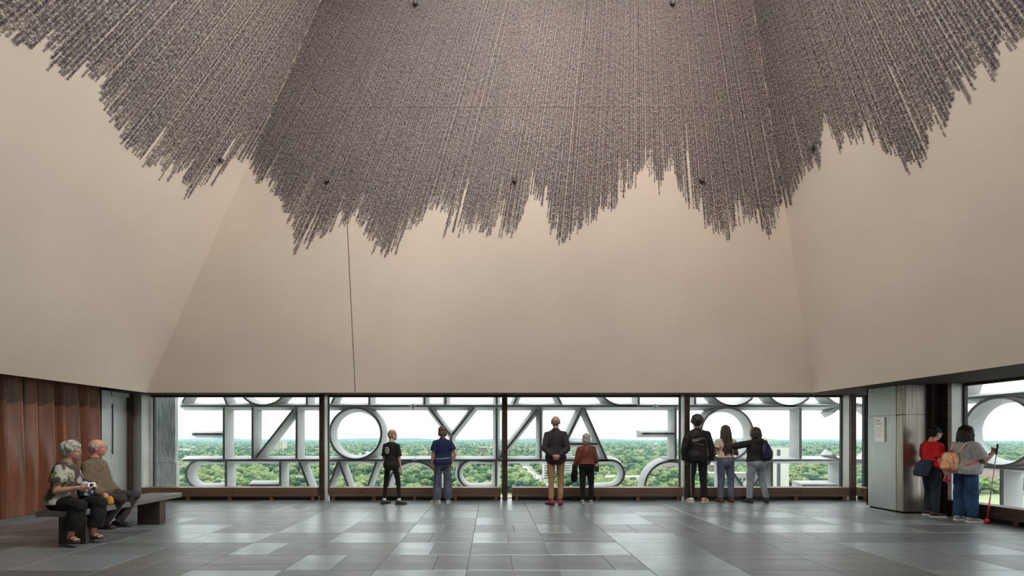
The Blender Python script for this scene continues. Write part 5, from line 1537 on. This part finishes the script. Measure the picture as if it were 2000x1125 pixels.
for sc_ in (1.0, .80):
    pts = [V(bk.x + a * sc_ * 1.01, bk.y - (.054 if sc_ == 1 else .096), (bk.z + b * 1.01) if sc_ == 1 else bk.z - .05 + b * .52) for a, b in prof]
    MB().tube(pts + pts[:1], [.006] * (len(pts) + 1), n=6).build('piping', M['coral'], t, smooth=True)
MB().box(bk.x - .118, bk.x + .118, bk.y - .06, bk.y + .065, bk.z - .142, bk.z - .115).build('base_trim', M['coral'], t, bevel=.01)
MB().tube([bk + V(-.03, .03, .15), bk + V(-.025, .03, .20), bk + V(.025, .03, .20), bk + V(.03, .03, .15)], [.008] * 4, n=8).build('grab_handle', M['coral'], t, smooth=True)
def surf9(x, z, d): return on_surface(p9['top'], W9(V(x, -1.0 * d, z)), V(0, d, 0), .012)
for sx in (-1, 1):
    MB().tube([bk + V(sx * .06, .05, .13), surf9(-.05 * 0 + sx * .10, 1.36, 1), surf9(sx * .115, 1.43, 1), surf9(sx * .125, 1.42, -1), surf9(sx * .15, 1.30, -1)], [(.018, .006)] * 5, n=8, side=V(1, 0, 0)).build('shoulder_strap', mat('peach_strap', (.70, .34, .24), (.62, .50, .42), scale=40, rough=.7), t, smooth=True)
    sd_ = on_surface(p9['top'], W9(V(sx * 1.2, .02, 1.12)), V(-sx, 0, 0), .012)
    MB().tube([bk + V(sx * .09, .04, -.12), surf9(sx * .17, 1.03, 1), surf9(sx * .21, 1.07, 1), sd_, surf9(sx * .18, 1.20, -1)], [(.014, .005)] * 5, n=8, side=V(0, 0, 1)).build('side_strap', M['coral'], t, smooth=True)
# long cane with red tip
sh, el, wr, hd, pn = p9['SH']['R']
c0 = world(p9, W9(wr + hd * .06)); 
t = tag(empty('white_cane', (8.10, 7.70, 0)), 'long slim cane with red lower part and round red tip beside the woman in grey', 'cane')
cb, ct_ = V(8.10, 7.70, .055), V(c0.x + .02, c0.y - .03, max(1.02, c0.z))
def cl(f_): return cb.lerp(ct_, f_) - V(8.10, 7.70, 0)
MB().tube([cl(.32), cl(.98)], [.0065, .0065], n=10).build('shaft', mat('cane_shaft', (.35, .34, .33), rough=.35, metal=.3), t, smooth=True)
MB().tube([cl(.0), cl(.32)], [.011, .009], n=10).build('red_section', mat('cane_red', (.55, .012, .015), rough=.35), t, smooth=True)
MB().ball(V(0, 0, .040), (.038, .038, .040), None, 16, 10).build('ball_tip', mat('tip_red', (.50, .02, .02), rough=.4), t, smooth=True)
MB().tube([cl(.93), cl(1.08)], [.013, .014], n=12).build('grip', M['black'], t, smooth=True)
MB().tube([cl(1.06), cl(1.0) + V(-.04, -.03, -.08), cl(.9) + V(-.05, -.03, -.1), cl(.92)], [.003] * 4, n=6).build('wrist_loop', M['black'], t, smooth=True)
# phone and small bags of the couple
sh, el, wr, hd, pn = p10['SH']['R']; W10 = p10['W']
t = carry('compact_camera', 'small white compact camera held out by the seated woman', 'camera', p10)
c = W10(wr + hd * .15) + V(-.015, 0, .02)
cm = MB(); cm.box(c.x - .05, c.x + .05, c.y - .015, c.y + .015, c.z - .03, c.z + .03); cm.build('camera_body', M['white'], t, bevel=.008)
MB().tube([c + V(.01, .014, 0), c + V(.01, .03, 0)], [.022, .02], n=16).build('lens', M['black'], t)
MB().box(c.x - .035, c.x - .015, c.y - .006, c.y + .006, c.z + .03, c.z + .036).build('shutter_button', M['black'], t)
t = carry('lap_bag', 'dark blue and white shoulder bag on the lap of the seated woman', 'bag', p10)
lb = W10(V(-.10, .24, 1.065)); mb = MB()
mb.tube([lb + V(0, .0, -.07), lb + V(0, 0, .0), lb + V(0, .01, .09), lb + V(0, .01, .12)], [(.09, .055), (.10, .07), (.085, .055), (.06, .03)], n=16)
remesh(mb, 'pouch', cloth('blue_white_bag', (.02, .028, .06), (.40, .42, .46), sc=9, stretch=(1, 1, 1), lo=.55, hi=.6), t, voxel=.009, disp=.010, dscale=14)
MB().tube([lb + V(-.07, 0, .10), W10(p10['spine'](1.25, -.02, .185)), W10(p10['spine'](1.40, .07, .11)), W10(p10['spine'](1.455, .075, .0))], [.006] * 4, n=8).build('strap', M['black'], t, smooth=True)
t = tag(empty('yellow_pouch', (-5.40, 6.60, .46)), 'mustard yellow pouch lying on the bench between the couple', 'pouch')
mb = MB(); mb.tube([V(0, 0, .004), V(0, 0, .03), V(0, 0, .09), V(.0, 0, .125)], [(.095, .055), (.11, .065), (.095, .045), (.06, .012)], n=18)
yp = remesh(mb, 'pouch', cloth('mustard_canvas', (.50, .27, .03), (.40, .21, .025)), t, voxel=.009, disp=.006, dscale=14)
MB().tube([V(-.08, -.045, .10), V(0, -.052, .112), V(.08, -.045, .10)], [.005] * 3, n=6).build('zip', M['black'], t, smooth=True)

bpy.data.scenes.remove(WORK)
